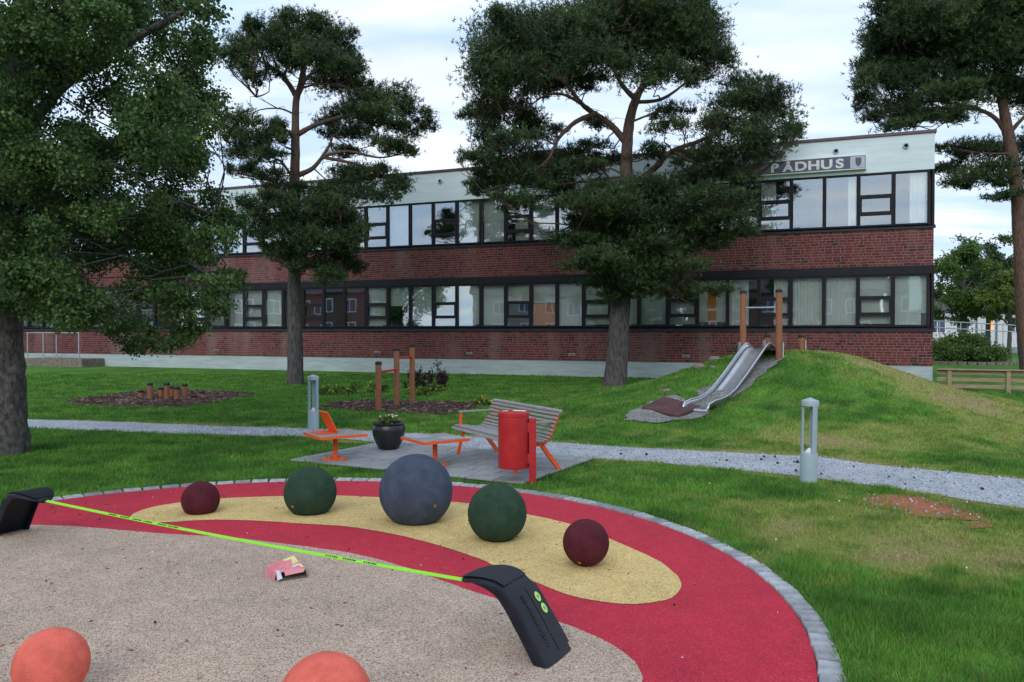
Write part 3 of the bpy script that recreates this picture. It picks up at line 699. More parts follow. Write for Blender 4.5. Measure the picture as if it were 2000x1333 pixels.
def lay_bricks(wall, zb, zt_, ncourse, single):
    ch = (zt_ - zb) / ncourse; hgt = ch - J
    cache = {}; rest = MB(); laid = []
    for c in range(ncourse):
        z = zb + (c + 0.5) * ch
        x = 0.012 - [0.0, 0.32, 0.13, 0.45][c % 4] - rnd.choice((0, 0.0, 0.065)); k = rnd.randrange(3)
        while x < LEN:
            l = HD if k % 3 == 2 else SL_
            a, b_ = max(x, 0.012), min(x + l - J, LEN)
            if b_ - a > 0.03: laid.append((a, b_, z, c))
            x += l; k += 1
    laid.sort(key=lambda q: q[0] + q[1])
    for i, (a, b_, z, c) in enumerate(laid):
        l = b_ - a
        if i < single:
            key = round(l, 3)
            if key not in cache: cache[key] = brick_mesh('brick', l, hgt)
            link('brick', cache[key], None, wall, ((a + b_) / 2, rnd.uniform(-.0025, .0025), z + rnd.uniform(-.002, .002)))
        else:
            dz = rnd.uniform(-.002, .002); y1 = 0.006 + rnd.uniform(-.0025, .0025)
            z0, z1 = z + dz - hgt / 2, z + dz + hgt / 2
            rest.add([(a, -0.01, z0), (b_, -0.01, z0), (b_, -0.01, z1), (a, -0.01, z1), (a, y1, z0), (b_, y1, z0), (b_, y1, z1), (a, y1, z1)],
                     [(1, 0, 4, 5), (2, 1, 5, 6), (3, 2, 6, 7), (0, 3, 7, 4), (5, 4, 7, 6)])
    tag(rest.build('bricks', M_brick, wall), kind='stuff')
lay_bricks(wall_lo, Z_PL, Z_S1 - 0.055, 12, 150)
lay_bricks(wall_hi, Z_BR2, Z_S2 - 0.055, 13, 150)

# windows
FW = MOD / 2 - 0.004; MU = 0.058
def win_frame(split, z0, z1, name):
    b = MB(); y0, y1 = -0.14, 0.004
    b.box(-FW, -FW + MU, y0, y1, z0, z1); b.box(FW - MU, FW, y0, y1, z0, z1)
    b.box(-FW + MU, FW - MU, y0, y1 - 0.003, z1 - 0.06, z1); b.box(-FW + MU, FW - MU, y0, y1 - 0.003, z0, z0 + 0.055)
    h = z1 - z0; panes = []
    xa, xb = -FW + MU, FW - MU; za, zb = z0 + 0.055, z1 - 0.06; hh = zb - za
    if not split: panes = [(xa, xb, za, zb)]
    else:
        q = [0, 0.19, 0.265, 0.53, 0.605, 1.0]
        b.box(xa, xb, y0, y1 - 0.004, za + hh * q[1], za + hh * q[2]); b.box(xa, xb, y0, y1 - 0.004, za + hh * q[3], za + hh * q[4])
        b.box(xa, xa + 0.045, y0 + .01, y1 - 0.006, za + hh * q[2], za + hh * q[3]); b.box(xb - 0.045, xb, y0 + .01, y1 - 0.006, za + hh * q[2], za + hh * q[3])
        panes = [(xa, xb, za, za + hh * q[1]), (xa + .045, xb - .045, za + hh * q[2], za + hh * q[3]), (xa, xb, za + hh * q[4], zb)]
    return b.mesh(name, M_frame), panes
def pane_mesh(p):
    xa, xb, za, zb = p
    return MB().box(xa, xb, -0.066, -0.058, za, zb).mesh('pane', M_glass)
def cloth_mesh(name, x0, x1, z0, z1, mat, pleat):
    if not pleat: return MB().box(x0, x1, -0.205, -0.20, z0, z1).mesh(name, mat)
    n_ = max(8, int((x1 - x0) / 0.018)); b = MB(); vs_ = []
    for k in range(n_ + 1):
        x = x0 + (x1 - x0) * k / n_; y = -0.21 + 0.022 * math.sin(k * 1.05 + 0.7 * math.sin(k * 0.31))
        vs_ += [(x, y, z0), (x, y * 0.5 - 0.11, z1)]
    b.add(vs_, [(2 * k, 2 * k + 2, 2 * k + 3, 2 * k + 1) for k in range(n_)])
    return b.mesh(name, mat, True)
LOW = 'm B C C c r O B B B B u o b B B B B b B R N R N C C C B B C N C B B C N B C B B N C B B'.split()
UPP = 'c N n N l N B c N N u N B h u B N N B N h C B N C N B N C N B B N C N B N C N N B C N B N'.split()
winA = {}
for row, (z0, z1, code) in enumerate(((Z_P1A - 0.06, Z_P1B + 0.038, LOW), (Z_P2A - 0.055, Z_BAND - 0.002, UPP))):
    for split in (False, True):
        me, panes = win_frame(split, z0, z1, 'window'); winA[(row, split)] = (me, [pane_mesh(p) for p in panes])
    cl = {}
    for j in range(43):
        split = j % 3 == 1
        xc = M0 + MOD * (j + 0.5)
        me, panes = winA[(row, split)]
        w = link('window', me, None, B, (xc, 0, 0))
        for p in panes: link('pane', p, None, w, (0, 0, 0), (R(rnd.uniform(-.12, .12)), 0, R(rnd.uniform(-.25, .25))))
        k = code[j]; a, b_ = -FW + 0.05, FW - 0.05; h = z1 - z0
        todo = {'B': [('roller_blind', a, b_, z0 + .1, z1 - .03, M_blind, 0)], 'b': [('roller_blind', a, b_, z0 + h * .52, z1 - .03, M_blind, 0)],
                'u': [('roller_blind', a, b_, z0 + h * .50, z1 - .03, M_blind, 0), ('curtain', a, b_, z0 + .06, z0 + h * .55, M_curtain, 1)],
                'm': [('roller_blind', a, b_, z0 + h * .26, z1 - .03, M_blind, 0), ('curtain', a + .15, b_, z0 + .06, z0 + h * .3, M_curtain, 1)],
                'C': [('curtain', a, b_, z0 + .06, z1 - .03, M_curtain, 1)], 'c': [('curtain', a + .05, a + .52, z0 + .06, z1 - .03, M_curtain, 1)],
                'l': [('curtain', b_ - .50, b_, z0 + .06, z1 - .03, M_curtain, 1)], 'r': [('curtain', a + .30, b_, z0 + .06, z1 - .03, M_curtain, 1)],
                'n': [('curtain', a + .02, a + .26, z0 + .06, z1 - .03, M_curtain, 1)], 'h': [('curtain', a, b_ - .3, z0 + .06, z0 + h * .45, M_curtain, 1)],
                'O': [('roller_blind', a, b_, z0 + h * .1, z1 - .03, M_blind, 0), ('panel', a + .36, a + .66, z0 + .08, z1 - .08, M_orange_panel, 2)],
                'o': [('roller_blind', a, b_, z0 + h * .55, z1 - .03, M_blind, 0), ('panel', a, b_, z0 + .08, z0 + h * .54, M_orange_panel, 2)],
                'R': [('panel', a, b_, z0 + .08, z1 - .08, M_red_panel, 2)], 'N': []}[k]
        for nm, xa, xb, za, zb, mt_, kind in todo:
            key = (nm, k, za, mt_.name)
            if key not in cl: cl[key] = cloth_mesh(nm, xa, xb, za, zb, mt_, kind == 1) if kind != 2 else MB().box(xa, xb, -0.19, -0.18, za, zb).mesh(nm, mt_)
            link(nm, cl[key], None, w)

# parapet outlets and wall vents
for k in range(22):
    s_ = 0.85 + 2.145 * k
    if s_ > LEN: break
    b = MB(); n_ = 18
    ring = [[(s_ + r_ * math.cos(2 * math.pi * i / n_), y_, 7.90 + r_ * math.sin(2 * math.pi * i / n_)) for i in range(n_)] for r_, y_ in ((0.098, 0.02), (0.098, 0.06), (0.088, 0.085), (0.062, 0.085), (0.058, 0.03))]
    b.add([p for r_ in ring for p in r_], [(i * n_ + q, i * n_ + (q + 1) % n_, (i + 1) * n_ + (q + 1) % n_, (i + 1) * n_ + q) for i in range(4) for q in range(n_)])
    o = b.build('parapet_outlet', M_plinth, B, smooth=True, sharp=40)
    hb = MB(); hb.add([(s_ + 0.06 * math.cos(2 * math.pi * i / n_), 0.032, 7.90 + 0.06 * math.sin(2 * math.pi * i / n_)) for i in range(n_)], [tuple(range(n_))])
    hb.build('opening', M_dark, o)
for s_ in (8.03, 12.38, 16.71, 21.0, 25.3, 29.6):
    b = MB(); b.box(s_ - .125, s_ + .125, 0.01, 0.03, 0.80, 0.90)
    o = b.build('air_vent', M_galv, B, bevel=0.004)
    b = MB()
    for q in range(4): b.box(s_ - .10, s_ + .10, 0.031, 0.036, 0.815 + q * .02, 0.825 + q * .02)
    b.build('slat', M_dark, o)
# things on the roof
part('roof_house', M_house_white, [(17.4, 20.2, -9.0, -4.0, Z_CAP - .1, 8.95)])
b = MB(); b.add([(17.2, -9.2, 8.9), (20.5, -9.2, 8.9), (20.5, -3.8, 8.9), (17.2, -3.8, 8.9), (18.9, -9.2, 9.25), (18.9, -3.8, 9.25)], [(3, 2, 5), (1, 0, 4), (0, 3, 5, 4), (2, 1, 4, 5), (0, 1, 2, 3)])
b.build('roof_house_gable', M_roof, B)
part('roof_block', M_cap, [(14.0, 16.9, -8.0, -5.0, Z_CAP - .1, 9.1)])
part('ventilation_box', M_frame, [(13.4, 15.2, -3.6, -2.2, Z_CAP - .1, 9.35)])
# landing at the side door
ld = empty('concrete_landing', (0, 0, 0)); ld.parent = None
ld.location = B.location; ld.rotation_euler = B.rotation_euler
tag(ld, 'low concrete door landing with galvanised railing behind the leafy tree', 'landing')
part('slab', M_rock, [(36.6, 40.6, 0.02, 1.3, -0.1, 0.40)], ld, 0.02)
for s_ in (36.9, 38.4, 39.3, 40.4):
    MB().tube([(s_, 1.2, 0.4), (s_, 1.2, 1.65)], 0.028, 8).build('post', M_galv, ld, smooth=True, sharp=40)
b = MB()
b.tube([(36.85, 1.2, 1.66), (40.45, 1.2, 1.66)], 0.024, 8); b.tube([(36.85, 1.2, 0.52), (40.45, 1.2, 0.52)], 0.018, 8)
b.build('rail', M_galv, ld, smooth=True, sharp=40)

# sign on the parapet
S = empty('sign', B.location, R(158.85))
tag(S, 'long weathered blue sign reading RÅDHUS on the pale parapet', 'sign')
sa, sb, z0, z1 = 2.08, 8.07, 7.235, 7.66
part('sign_box', M_sign_blue, [(sa, sb, 0.03, 0.185, z0, z1)], S)
b = MB(); t_ = 0.028
for q in ((sa - .01, sb + .01, 0.03, 0.20, z1 + .001, z1 + t_), (sa - .01, sb + .01, 0.03, 0.20, z0 - t_, z0 - .001), (sa - t_, sa - .001, 0.03, 0.20, z0 - t_, z1 + t_), (sb + .001, sb + t_, 0.03, 0.20, z0 - t_, z1 + t_)): b.box(*q)
b.build('rim', M_white, S, bevel=0.004)
part('emblem_panel', M_emblem, [(sa + 0.02, sa + 0.47, 0.187, 0.193, z0 + .015, z1 - .015)], S)
b = MB(); cxs = sa + 0.22
pts = [(-.09, .15), (.09, .15), (.09, -.02), (.06, -.10), (0, -.15), (-.06, -.10), (-.09, -.02)]
b.add([(cxs + x, 0.198, (z0 + z1) / 2 + z) for x, z in pts], [tuple(range(7))])
b.build('emblem_shield', M_shield, S)
def letter(ch, parent, mat, size, loc, rot, wide=1.0, ext=0.01, bold=0.0, name='letter'):
    cu = bpy.data.curves.new('letter', 'FONT'); cu.body = ch; cu.size = size; cu.extrude = ext; cu.offset = bold
    cu.align_x = 'CENTER'
    t = bpy.data.objects.new('letter_tmp', cu); C.objects.link(t)
    dg = bpy.context.evaluated_depsgraph_get(); me = bpy.data.meshes.new_from_object(t.evaluated_get(dg))
    bpy.data.objects.remove(t, do_unlink=True)
    me.materials.clear()
    o = link(name, me, mat, parent, loc, rot); o.scale = (wide, 1, 1)
    return o
for ch, s_ in zip('RÅDHUS', (4.95, 4.53, 4.12, 3.70, 3.29, 2.88)):
    letter(ch, S, M_letter, 0.42 if ch != 'Å' else 0.36, (s_, 0.192, z0 + 0.065), (R(90), 0, R(180)), 1.30, 0.008, 0.016)

TREE_TABLES = {
 'P1': dict(base=(-7.1, 25.75),
  trunk=[(0.0, 0.0, -0.1, 0.33), (-0.01, 0.0, 0.29, 0.265), (-0.04, 0.0, 3.23, 0.205), (-0.03, 0.0, 5.91, 0.175), (0.01, 0.0, 7.58, 0.145), (0.04, 0.0, 9.25, 0.11), (0.21, 0.0, 9.83, 0.11), (0.36, 0.0, 10.91, 0.06), (0.41, 0.0, 11.74, 0.03)],
  limbs=[[(0.04, 0.0, 9.45, 0.09), (-0.37, 0.07, 10.07, 0.068), (-0.97, 0.15, 10.53, 0.045), (-1.67, 0.22, 10.86, 0.022)], [(-0.35, 0.0, 10.05, 0.05), (-0.32, 0.22, 10.65, 0.031), (-0.64, 0.44, 11.41, 0.013)], [(0.12, 0.0, 9.75, 0.07), (0.54, 0.27, 10.33, 0.044), (1.04, 0.53, 10.85, 0.018)], [(0.07, 0.0, 9.66, 0.05), (0.64, 0.4, 9.96, 0.031), (1.23, 0.8, 10.08, 0.013)], [(0.03, 0.0, 8.16, 0.1), (0.7, 0.14, 8.57, 0.075), (1.68, 0.29, 8.89, 0.05), (2.67, 0.43, 9.12, 0.025)], [(-0.02, 0.0, 6.83, 0.1), (0.53, 0.25, 7.16, 0.075), (0.95, 0.51, 7.86, 0.05), (1.07, 0.76, 8.35, 0.025)], [(0.93, -0.0, 7.5, 0.06), (1.8, -0.28, 7.58, 0.045), (2.84, -0.57, 7.32, 0.03), (3.7, -0.85, 7.39, 0.015)], [(0.93, -0.0, 7.45, 0.06), (2.08, -0.03, 7.21, 0.037), (2.84, -0.06, 6.9, 0.015)], [(0.02, 0.0, 8.83, 0.035), (-0.6, 0.27, 9.12, 0.026), (-1.44, 0.53, 9.1, 0.018), (-1.7, 0.8, 8.79, 0.009)], [(-0.07, 0.0, 8.11, 0.06), (-0.36, 0.09, 8.37, 0.045), (-1.0, 0.18, 8.12, 0.03), (-1.7, 0.27, 7.81, 0.015)], [(-0.11, 0.0, 6.83, 0.05), (-0.52, 0.14, 7.36, 0.043), (-0.78, 0.29, 7.34, 0.035), (-0.72, 0.43, 6.83, 0.028), (-0.92, 0.58, 6.34, 0.02), (-1.26, 0.72, 5.94, 0.013)], [(-0.58, -0.0, 9.05, 0.02), (-0.83, -0.35, 9.15, 0.013), (-1.04, -0.7, 9.21, 0.005)], [(-0.03, -0.0, 5.91, 0.05), (0.73, -0.03, 5.74, 0.031), (1.41, -0.06, 5.4, 0.013)], [(-0.03, -0.0, 5.41, 0.04), (-0.55, -0.23, 5.04, 0.025), (-0.98, -0.46, 4.68, 0.01)], [(0.36, 0.0, 10.75, 0.05), (1.07, 0.04, 10.93, 0.031), (1.9, 0.08, 10.61, 0.013)], [(2.75, 0.0, 8.58, 0.04), (3.57, 0.07, 8.6, 0.025), (4.32, 0.13, 8.58, 0.01)], [(-0.03, -0.0, 5.07, 0.05), (0.83, -0.44, 4.52, 0.031), (1.75, -0.88, 3.99, 0.013)]],
  pads=[(0.13, -1.08, 11.46, 0.45, 0.32), (0.99, -0.84, 11.42, 0.52, 0.36), (-0.14, 1.58, 11.91, 1.0, 0.5), (1.19, 1.01, 11.58, 0.63, 0.49), (-0.84, -1.29, 11.06, 0.42, 0.35), (-1.98, 1.13, 11.52, 0.63, 0.39), (-1.58, -1.37, 10.3, 0.35, 0.32), (-1.92, 0.45, 10.53, 0.51, 0.31), (-0.48, -1.42, 10.41, 0.67, 0.35), (1.52, -1.89, 9.93, 0.87, 0.44), (1.63, 1.41, 10.85, 0.57, 0.5), (0.06, -1.1, 10.04, 0.64, 0.32), (-0.91, -1.08, 9.7, 0.55, 0.19), (0.92, 1.83, 10.4, 0.94, 0.4), (1.89, 1.42, 10.04, 0.46, 0.39), (2.56, -0.8, 9.02, 0.68, 0.36), (2.99, 1.75, 9.9, 0.65, 0.39), (3.78, 0.15, 9.01, 0.54, 0.34), (4.28, 0.68, 8.72, 0.34, 0.26), (2.94, -1.12, 8.37, 0.9, 0.35), (1.39, 1.68, 9.29, 0.9, 0.36), (3.52, 0.72, 8.48, 0.62, 0.31), (1.73, 1.77, 8.6, 1.01, 0.32), (0.72, 1.5, 8.83, 0.43, 0.28), (3.2, -0.76, 7.65, 0.68, 0.26), (3.82, -0.53, 7.46, 0.36, 0.2), (-1.18, -1.27, 8.33, 0.58, 0.26), (-1.47, -1.35, 7.83, 0.41, 0.35), (-0.74, -1.65, 7.68, 0.66, 0.41), (-0.38, -0.75, 8.09, 0.39, 0.36), (-1.91, 0.39, 7.67, 0.55, 0.31), (-0.35, -1.89, 7.08, 0.56, 0.28), (-1.67, 0.68, 7.13, 0.55, 0.28), (-1.85, -0.62, 6.92, 0.2, 0.13), (-0.59, -0.72, 6.69, 0.42, 0.2), (1.66, 1.21, 7.15, 0.92, 0.35), (2.75, -0.07, 6.73, 0.77, 0.34), (3.51, -0.7, 6.35, 0.43, 0.33), (2.42, -0.07, 6.15, 0.84, 0.34), (1.23, 0.78, 6.51, 0.59, 0.38), (0.29, -1.98, 5.59, 0.78, 0.34), (-0.6, -2.11, 5.42, 0.56, 0.34), (1.25, -2.11, 5.26, 0.86, 0.43), (1.67, -1.25, 5.07, 0.74, 0.51), (0.18, -1.61, 4.87, 0.72, 0.44), (1.1, -2.13, 4.34, 0.86, 0.43), (1.7, -1.39, 4.26, 0.57, 0.45), (-0.38, -0.81, 4.32, 0.59, 0.26), (1.85, -0.6, 3.85, 0.49, 0.36), (1.56, -2.17, 3.41, 0.52, 0.25), (0.76, -2.02, 3.73, 0.53, 0.2), (0.09, -1.21, 10.56, 0.64, 0.42), (0.14, 1.73, 11.44, 0.9, 0.47), (-0.25, -1.15, 10.9, 0.48, 0.39), (1.2, 0.97, 10.74, 0.7, 0.42), (1.4, 1.63, 7.95, 0.71, 0.21), (-1.11, 1.68, 6.62, 0.72, 0.36), (0.88, -0.59, 6.06, 0.82, 0.36), (-0.69, -0.85, 5.12, 0.65, 0.36), (0.49, -0.39, 4.94, 0.83, 0.43), (1.38, -1.35, 5.61, 0.64, 0.35), (2.26, -1.79, 4.53, 0.47, 0.38), (0.23, -1.24, 4.12, 0.64, 0.29), (1.23, -1.43, 3.78, 0.48, 0.22)]),
 'P2': dict(base=(3.27, 25.05),
  trunk=[(0.0, 0.0, -0.1, 0.41), (0.05, 0.0, 0.41, 0.36), (0.19, 0.0, 2.54, 0.31), (0.32, 0.0, 4.66, 0.25), (0.35, 0.0, 6.61, 0.2), (0.44, 0.0, 8.23, 0.165), (0.67, 0.0, 9.13, 0.13), (0.99, 0.0, 9.69, 0.09), (1.53, 0.0, 10.34, 0.07), (1.77, 0.0, 11.31, 0.04)],
  limbs=[[(0.35, 0.0, 7.78, 0.125), (-0.16, 0.16, 8.41, 0.102), (-0.96, 0.32, 9.02, 0.078), (-1.48, 0.49, 9.76, 0.055), (-1.85, 0.65, 10.23, 0.031)], [(-0.58, -0.0, 8.69, 0.09), (-1.25, -0.21, 8.37, 0.073), (-1.8, -0.42, 7.81, 0.056), (-2.16, -0.63, 7.09, 0.039), (-2.8, -0.83, 6.53, 0.022)], [(-0.83, 0.0, 8.85, 0.06), (-1.62, 0.27, 9.37, 0.045), (-2.27, 0.53, 9.37, 0.03), (-2.93, 0.8, 8.94, 0.015)], [(0.72, -0.0, 9.08, 0.09), (0.15, -0.25, 9.58, 0.068), (-0.24, -0.49, 10.33, 0.045), (-0.43, -0.74, 11.03, 0.022)], [(0.64, -0.0, 9.05, 0.07), (1.43, -0.1, 9.1, 0.053), (2.14, -0.19, 9.55, 0.035), (2.84, -0.29, 10.24, 0.018)], [(0.48, 0.0, 8.4, 0.04), (1.47, 0.1, 8.83, 0.025), (1.9, 0.2, 9.1, 0.01)], [(0.58, 0.0, 6.41, 0.115), (1.32, 0.15, 7.0, 0.098), (1.88, 0.3, 7.56, 0.081), (3.03, 0.45, 8.02, 0.063), (4.24, 0.6, 8.8, 0.046), (5.12, 0.75, 9.26, 0.029)], [(1.81, -0.0, 7.49, 0.06), (2.58, -0.1, 7.08, 0.045), (3.53, -0.19, 6.73, 0.03), (4.31, -0.29, 6.55, 0.015)], [(0.35, 0.0, 6.69, 0.035), (-0.14, 0.25, 6.99, 0.026), (-0.44, 0.51, 6.71, 0.018), (-0.5, 0.76, 6.39, 0.009)], [(0.35, 0.0, 6.61, 0.035), (0.81, 0.04, 6.58, 0.022), (1.02, 0.08, 6.43, 0.009)], [(0.99, -0.0, 9.69, 0.06), (1.58, -0.17, 10.61, 0.037), (2.18, -0.34, 11.18, 0.015)], [(-1.51, -0.0, 9.61, 0.07), (-2.46, -0.16, 10.12, 0.044), (-3.59, -0.33, 10.55, 0.018)], [(-1.51, -0.0, 9.61, 0.06), (-1.66, -0.29, 10.4, 0.037), (-1.84, -0.58, 10.93, 0.015)], [(0.32, -0.0, 5.8, 0.05), (-0.7, -0.38, 5.42, 0.031), (-1.37, -0.76, 5.04, 0.013)], [(0.3, -0.0, 5.15, 0.05), (1.4, -0.32, 5.1, 0.031), (2.62, -0.63, 5.22, 0.013)], [(0.26, 0.0, 4.17, 0.05), (1.0, 0.17, 4.02, 0.031), (2.03, 0.34, 3.21, 0.013)], [(0.35, 0.0, 6.69, 0.05), (-1.61, 0.45, 6.53, 0.031), (-3.44, 0.89, 6.44, 0.013)]],
  pads=[(-3.5, -1.62, 10.32, 1.15, 0.76), (-4.01, -2.17, 9.45, 0.75, 0.63), (-2.2, 2.34, 12.02, 1.43, 0.8), (-0.98, 0.16, 11.54, 1.32, 0.82), (0.4, -0.45, 11.54, 1.28, 0.72), (1.67, -1.26, 11.06, 1.09, 0.75), (3.1, 0.45, 11.24, 0.7, 0.67), (3.56, 1.57, 10.88, 0.66, 0.56), (2.05, -0.21, 10.43, 0.97, 0.62), (0.74, -0.38, 10.53, 1.29, 0.61), (-0.89, -2.13, 9.76, 1.2, 0.57), (-2.04, 2.0, 10.85, 1.24, 0.67), (-3.27, -2.24, 8.99, 1.04, 0.54), (-4.08, -0.03, 9.2, 0.65, 0.46), (-1.54, 1.62, 10.12, 0.96, 0.45), (1.12, -1.77, 9.36, 1.06, 0.4), (3.02, 1.11, 10.21, 0.77, 0.38), (-3.98, 2.16, 9.05, 0.85, 0.53), (-4.19, 0.63, 8.06, 0.6, 0.47), (-3.01, 1.38, 9.02, 0.62, 0.45), (-3.27, -1.89, 7.3, 0.76, 0.33), (-3.75, -0.31, 6.95, 0.97, 0.42), (-4.41, -1.68, 6.92, 0.52, 0.21), (-2.4, 1.65, 7.53, 0.87, 0.38), (-3.11, -0.98, 6.42, 1.1, 0.41), (-3.92, -0.22, 6.24, 0.65, 0.36), (-3.27, -2.7, 5.44, 0.8, 0.26), (-1.88, 1.69, 6.55, 0.79, 0.45), (4.81, 2.28, 10.33, 0.86, 0.39), (4.88, -0.22, 9.14, 0.68, 0.36), (3.8, -0.06, 8.95, 0.95, 0.42), (5.32, 1.1, 8.99, 0.85, 0.44), (5.49, -0.1, 8.13, 0.42, 0.36), (3.69, -1.0, 7.98, 1.04, 0.41), (2.89, -0.46, 8.12, 0.58, 0.32), (4.17, -1.7, 7.37, 0.79, 0.34), (3.41, -0.59, 7.37, 1.05, 0.42), (5.5, 2.34, 7.86, 0.54, 0.25), (3.15, 2.21, 7.74, 0.82, 0.39), (4.08, 0.61, 7.09, 0.84, 0.3), (3.09, -0.0, 6.77, 0.75, 0.29), (3.84, -0.78, 6.43, 0.51, 0.22), (-1.05, -2.27, 5.43, 0.83, 0.33), (0.12, -1.39, 5.76, 0.86, 0.31), (1.3, -1.65, 5.78, 0.86, 0.31), (2.42, -2.06, 5.69, 0.84, 0.33), (3.55, -0.97, 5.77, 0.79, 0.31), (3.2, -1.67, 5.07, 0.76, 0.4), (3.6, -1.62, 4.75, 0.37, 0.24), (2.47, -1.23, 5.14, 0.72, 0.4), (1.41, -1.09, 5.16, 0.88, 0.41), (0.25, -1.55, 5.09, 1.01, 0.4), (-0.92, -0.96, 5.02, 0.72, 0.35), (-0.48, -1.28, 4.36, 1.02, 0.34), (0.75, -1.35, 4.35, 1.02, 0.34), (2.04, -0.37, 4.29, 0.9, 0.35), (-0.98, -1.59, 3.71, 0.7, 0.28), (0.15, -1.22, 3.66, 1.03, 0.34), (1.38, -1.29, 3.58, 0.87, 0.34), (2.04, -2.44, 3.64, 0.41, 0.19), (0.49, -1.02, 3.05, 0.88, 0.25), (1.81, -0.69, 2.99, 0.8, 0.22), (2.46, -2.64, 2.97, 0.53, 0.16), (-0.23, -0.53, 2.84, 0.58, 0.21), (-1.41, -1.2, 10.86, 0.93, 0.62), (0.09, 0.82, 11.46, 1.18, 0.68), (1.41, -0.18, 11.08, 0.97, 0.58), (-2.92, 1.52, 11.03, 1.04, 0.62), (-1.6, 0.71, 10.75, 1.01, 0.54), (0.34, 1.43, 10.66, 1.04, 0.45), (2.26, -0.73, 10.64, 0.79, 0.57), (-3.44, 0.69, 10.58, 1.01, 0.6), (-2.59, 1.14, 9.97, 0.68, 0.38), (-0.16, 1.58, 12.6, 1.04, 0.45), (1.0, -0.72, 7.26, 0.64, 0.22), (0.12, 1.65, 7.58, 0.59, 0.23), (-1.0, 1.78, 7.82, 0.7, 0.28), (1.96, 0.9, 8.94, 0.68, 0.24), (-0.34, 2.29, 8.91, 0.5, 0.21), (-2.21, 2.19, 8.53, 0.71, 0.32), (-1.14, 0.09, 6.87, 0.75, 0.33), (-0.32, 0.14, 6.23, 0.82, 0.33), (0.85, -1.6, 6.15, 0.7, 0.28), (-1.46, -1.92, 5.49, 0.6, 0.3), (-0.32, -2.4, 5.27, 0.89, 0.33), (1.06, -0.41, 5.73, 0.8, 0.32), (2.48, 0.92, 6.53, 0.85, 0.37), (-1.91, 1.05, 6.98, 0.68, 0.31), (-0.55, 1.11, 7.92, 0.51, 0.2), (1.31, -1.58, 7.83, 0.61, 0.21), (-2.58, 1.35, 8.58, 0.62, 0.31), (2.13, -0.69, 4.82, 0.89, 0.38), (3.13, -1.09, 4.53, 0.53, 0.31), (-0.09, -0.68, 4.82, 0.95, 0.32), (1.3, -0.89, 4.0, 0.95, 0.32), (-1.59, -1.62, 4.47, 0.61, 0.28), (-0.13, -0.96, 3.29, 0.79, 0.25), (0.9, -1.36, 3.27, 0.77, 0.25), (-0.78, -2.57, 3.92, 0.73, 0.29), (0.83, -1.63, 11.37, 0.92, 0.37), (2.36, -0.28, 11.92, 0.65, 0.39)]),
 'P3': dict(base=(22.61, 34.0),
  trunk=[(0.06, 0.0, -0.1, 0.375), (-0.18, 0.0, -0.09, 0.325), (-0.44, 0.0, 2.35, 0.3), (-0.6, 0.0, 5.46, 0.281), (-0.81, 0.0, 8.11, 0.263), (-1.11, 0.0, 9.87, 0.237), (-1.39, 0.0, 11.41, 0.188), (-1.74, 0.0, 13.39, 0.125), (-1.87, 0.0, 15.59, 0.075)],
  limbs=[[(-1.27, 0.0, 10.27, 0.112), (-1.79, 0.07, 11.04, 0.091), (-2.86, 0.14, 11.5, 0.07), (-4.38, 0.2, 11.74, 0.049), (-5.68, 0.27, 11.6, 0.028)], [(-1.2, -0.0, 10.2, 0.112), (-0.66, -0.25, 10.91, 0.07), (0.25, -0.51, 11.49, 0.028)], [(-1.44, 0.0, 11.85, 0.098), (-2.66, 0.11, 12.77, 0.074), (-4.16, 0.22, 13.47, 0.049), (-5.44, 0.33, 14.17, 0.025)], [(-0.81, 0.0, 8.44, 0.049), (-1.73, 0.12, 8.57, 0.031), (-3.0, 0.24, 8.37, 0.012)], [(-0.81, -0.0, 8.33, 0.07), (-0.09, -0.41, 8.68, 0.044), (0.49, -0.82, 9.25, 0.018)], [(-1.62, -0.0, 12.73, 0.084), (-0.54, -0.03, 13.6, 0.053), (0.76, -0.05, 14.47, 0.021)], [(-1.74, -0.0, 13.39, 0.07), (-2.89, -0.25, 14.62, 0.044), (-4.12, -0.49, 15.17, 0.018)], [(-1.04, -0.0, 9.43, 0.049), (-2.28, -0.4, 9.34, 0.031), (-3.82, -0.8, 9.42, 0.012)], [(-2.94, -0.0, 11.46, 0.042), (-4.44, -0.33, 10.99, 0.026), (-5.91, -0.66, 10.47, 0.011)], [(-0.8, -0.0, 8.0, 0.028), (-1.68, -0.16, 7.68, 0.018), (-2.22, -0.33, 7.43, 0.007)]],
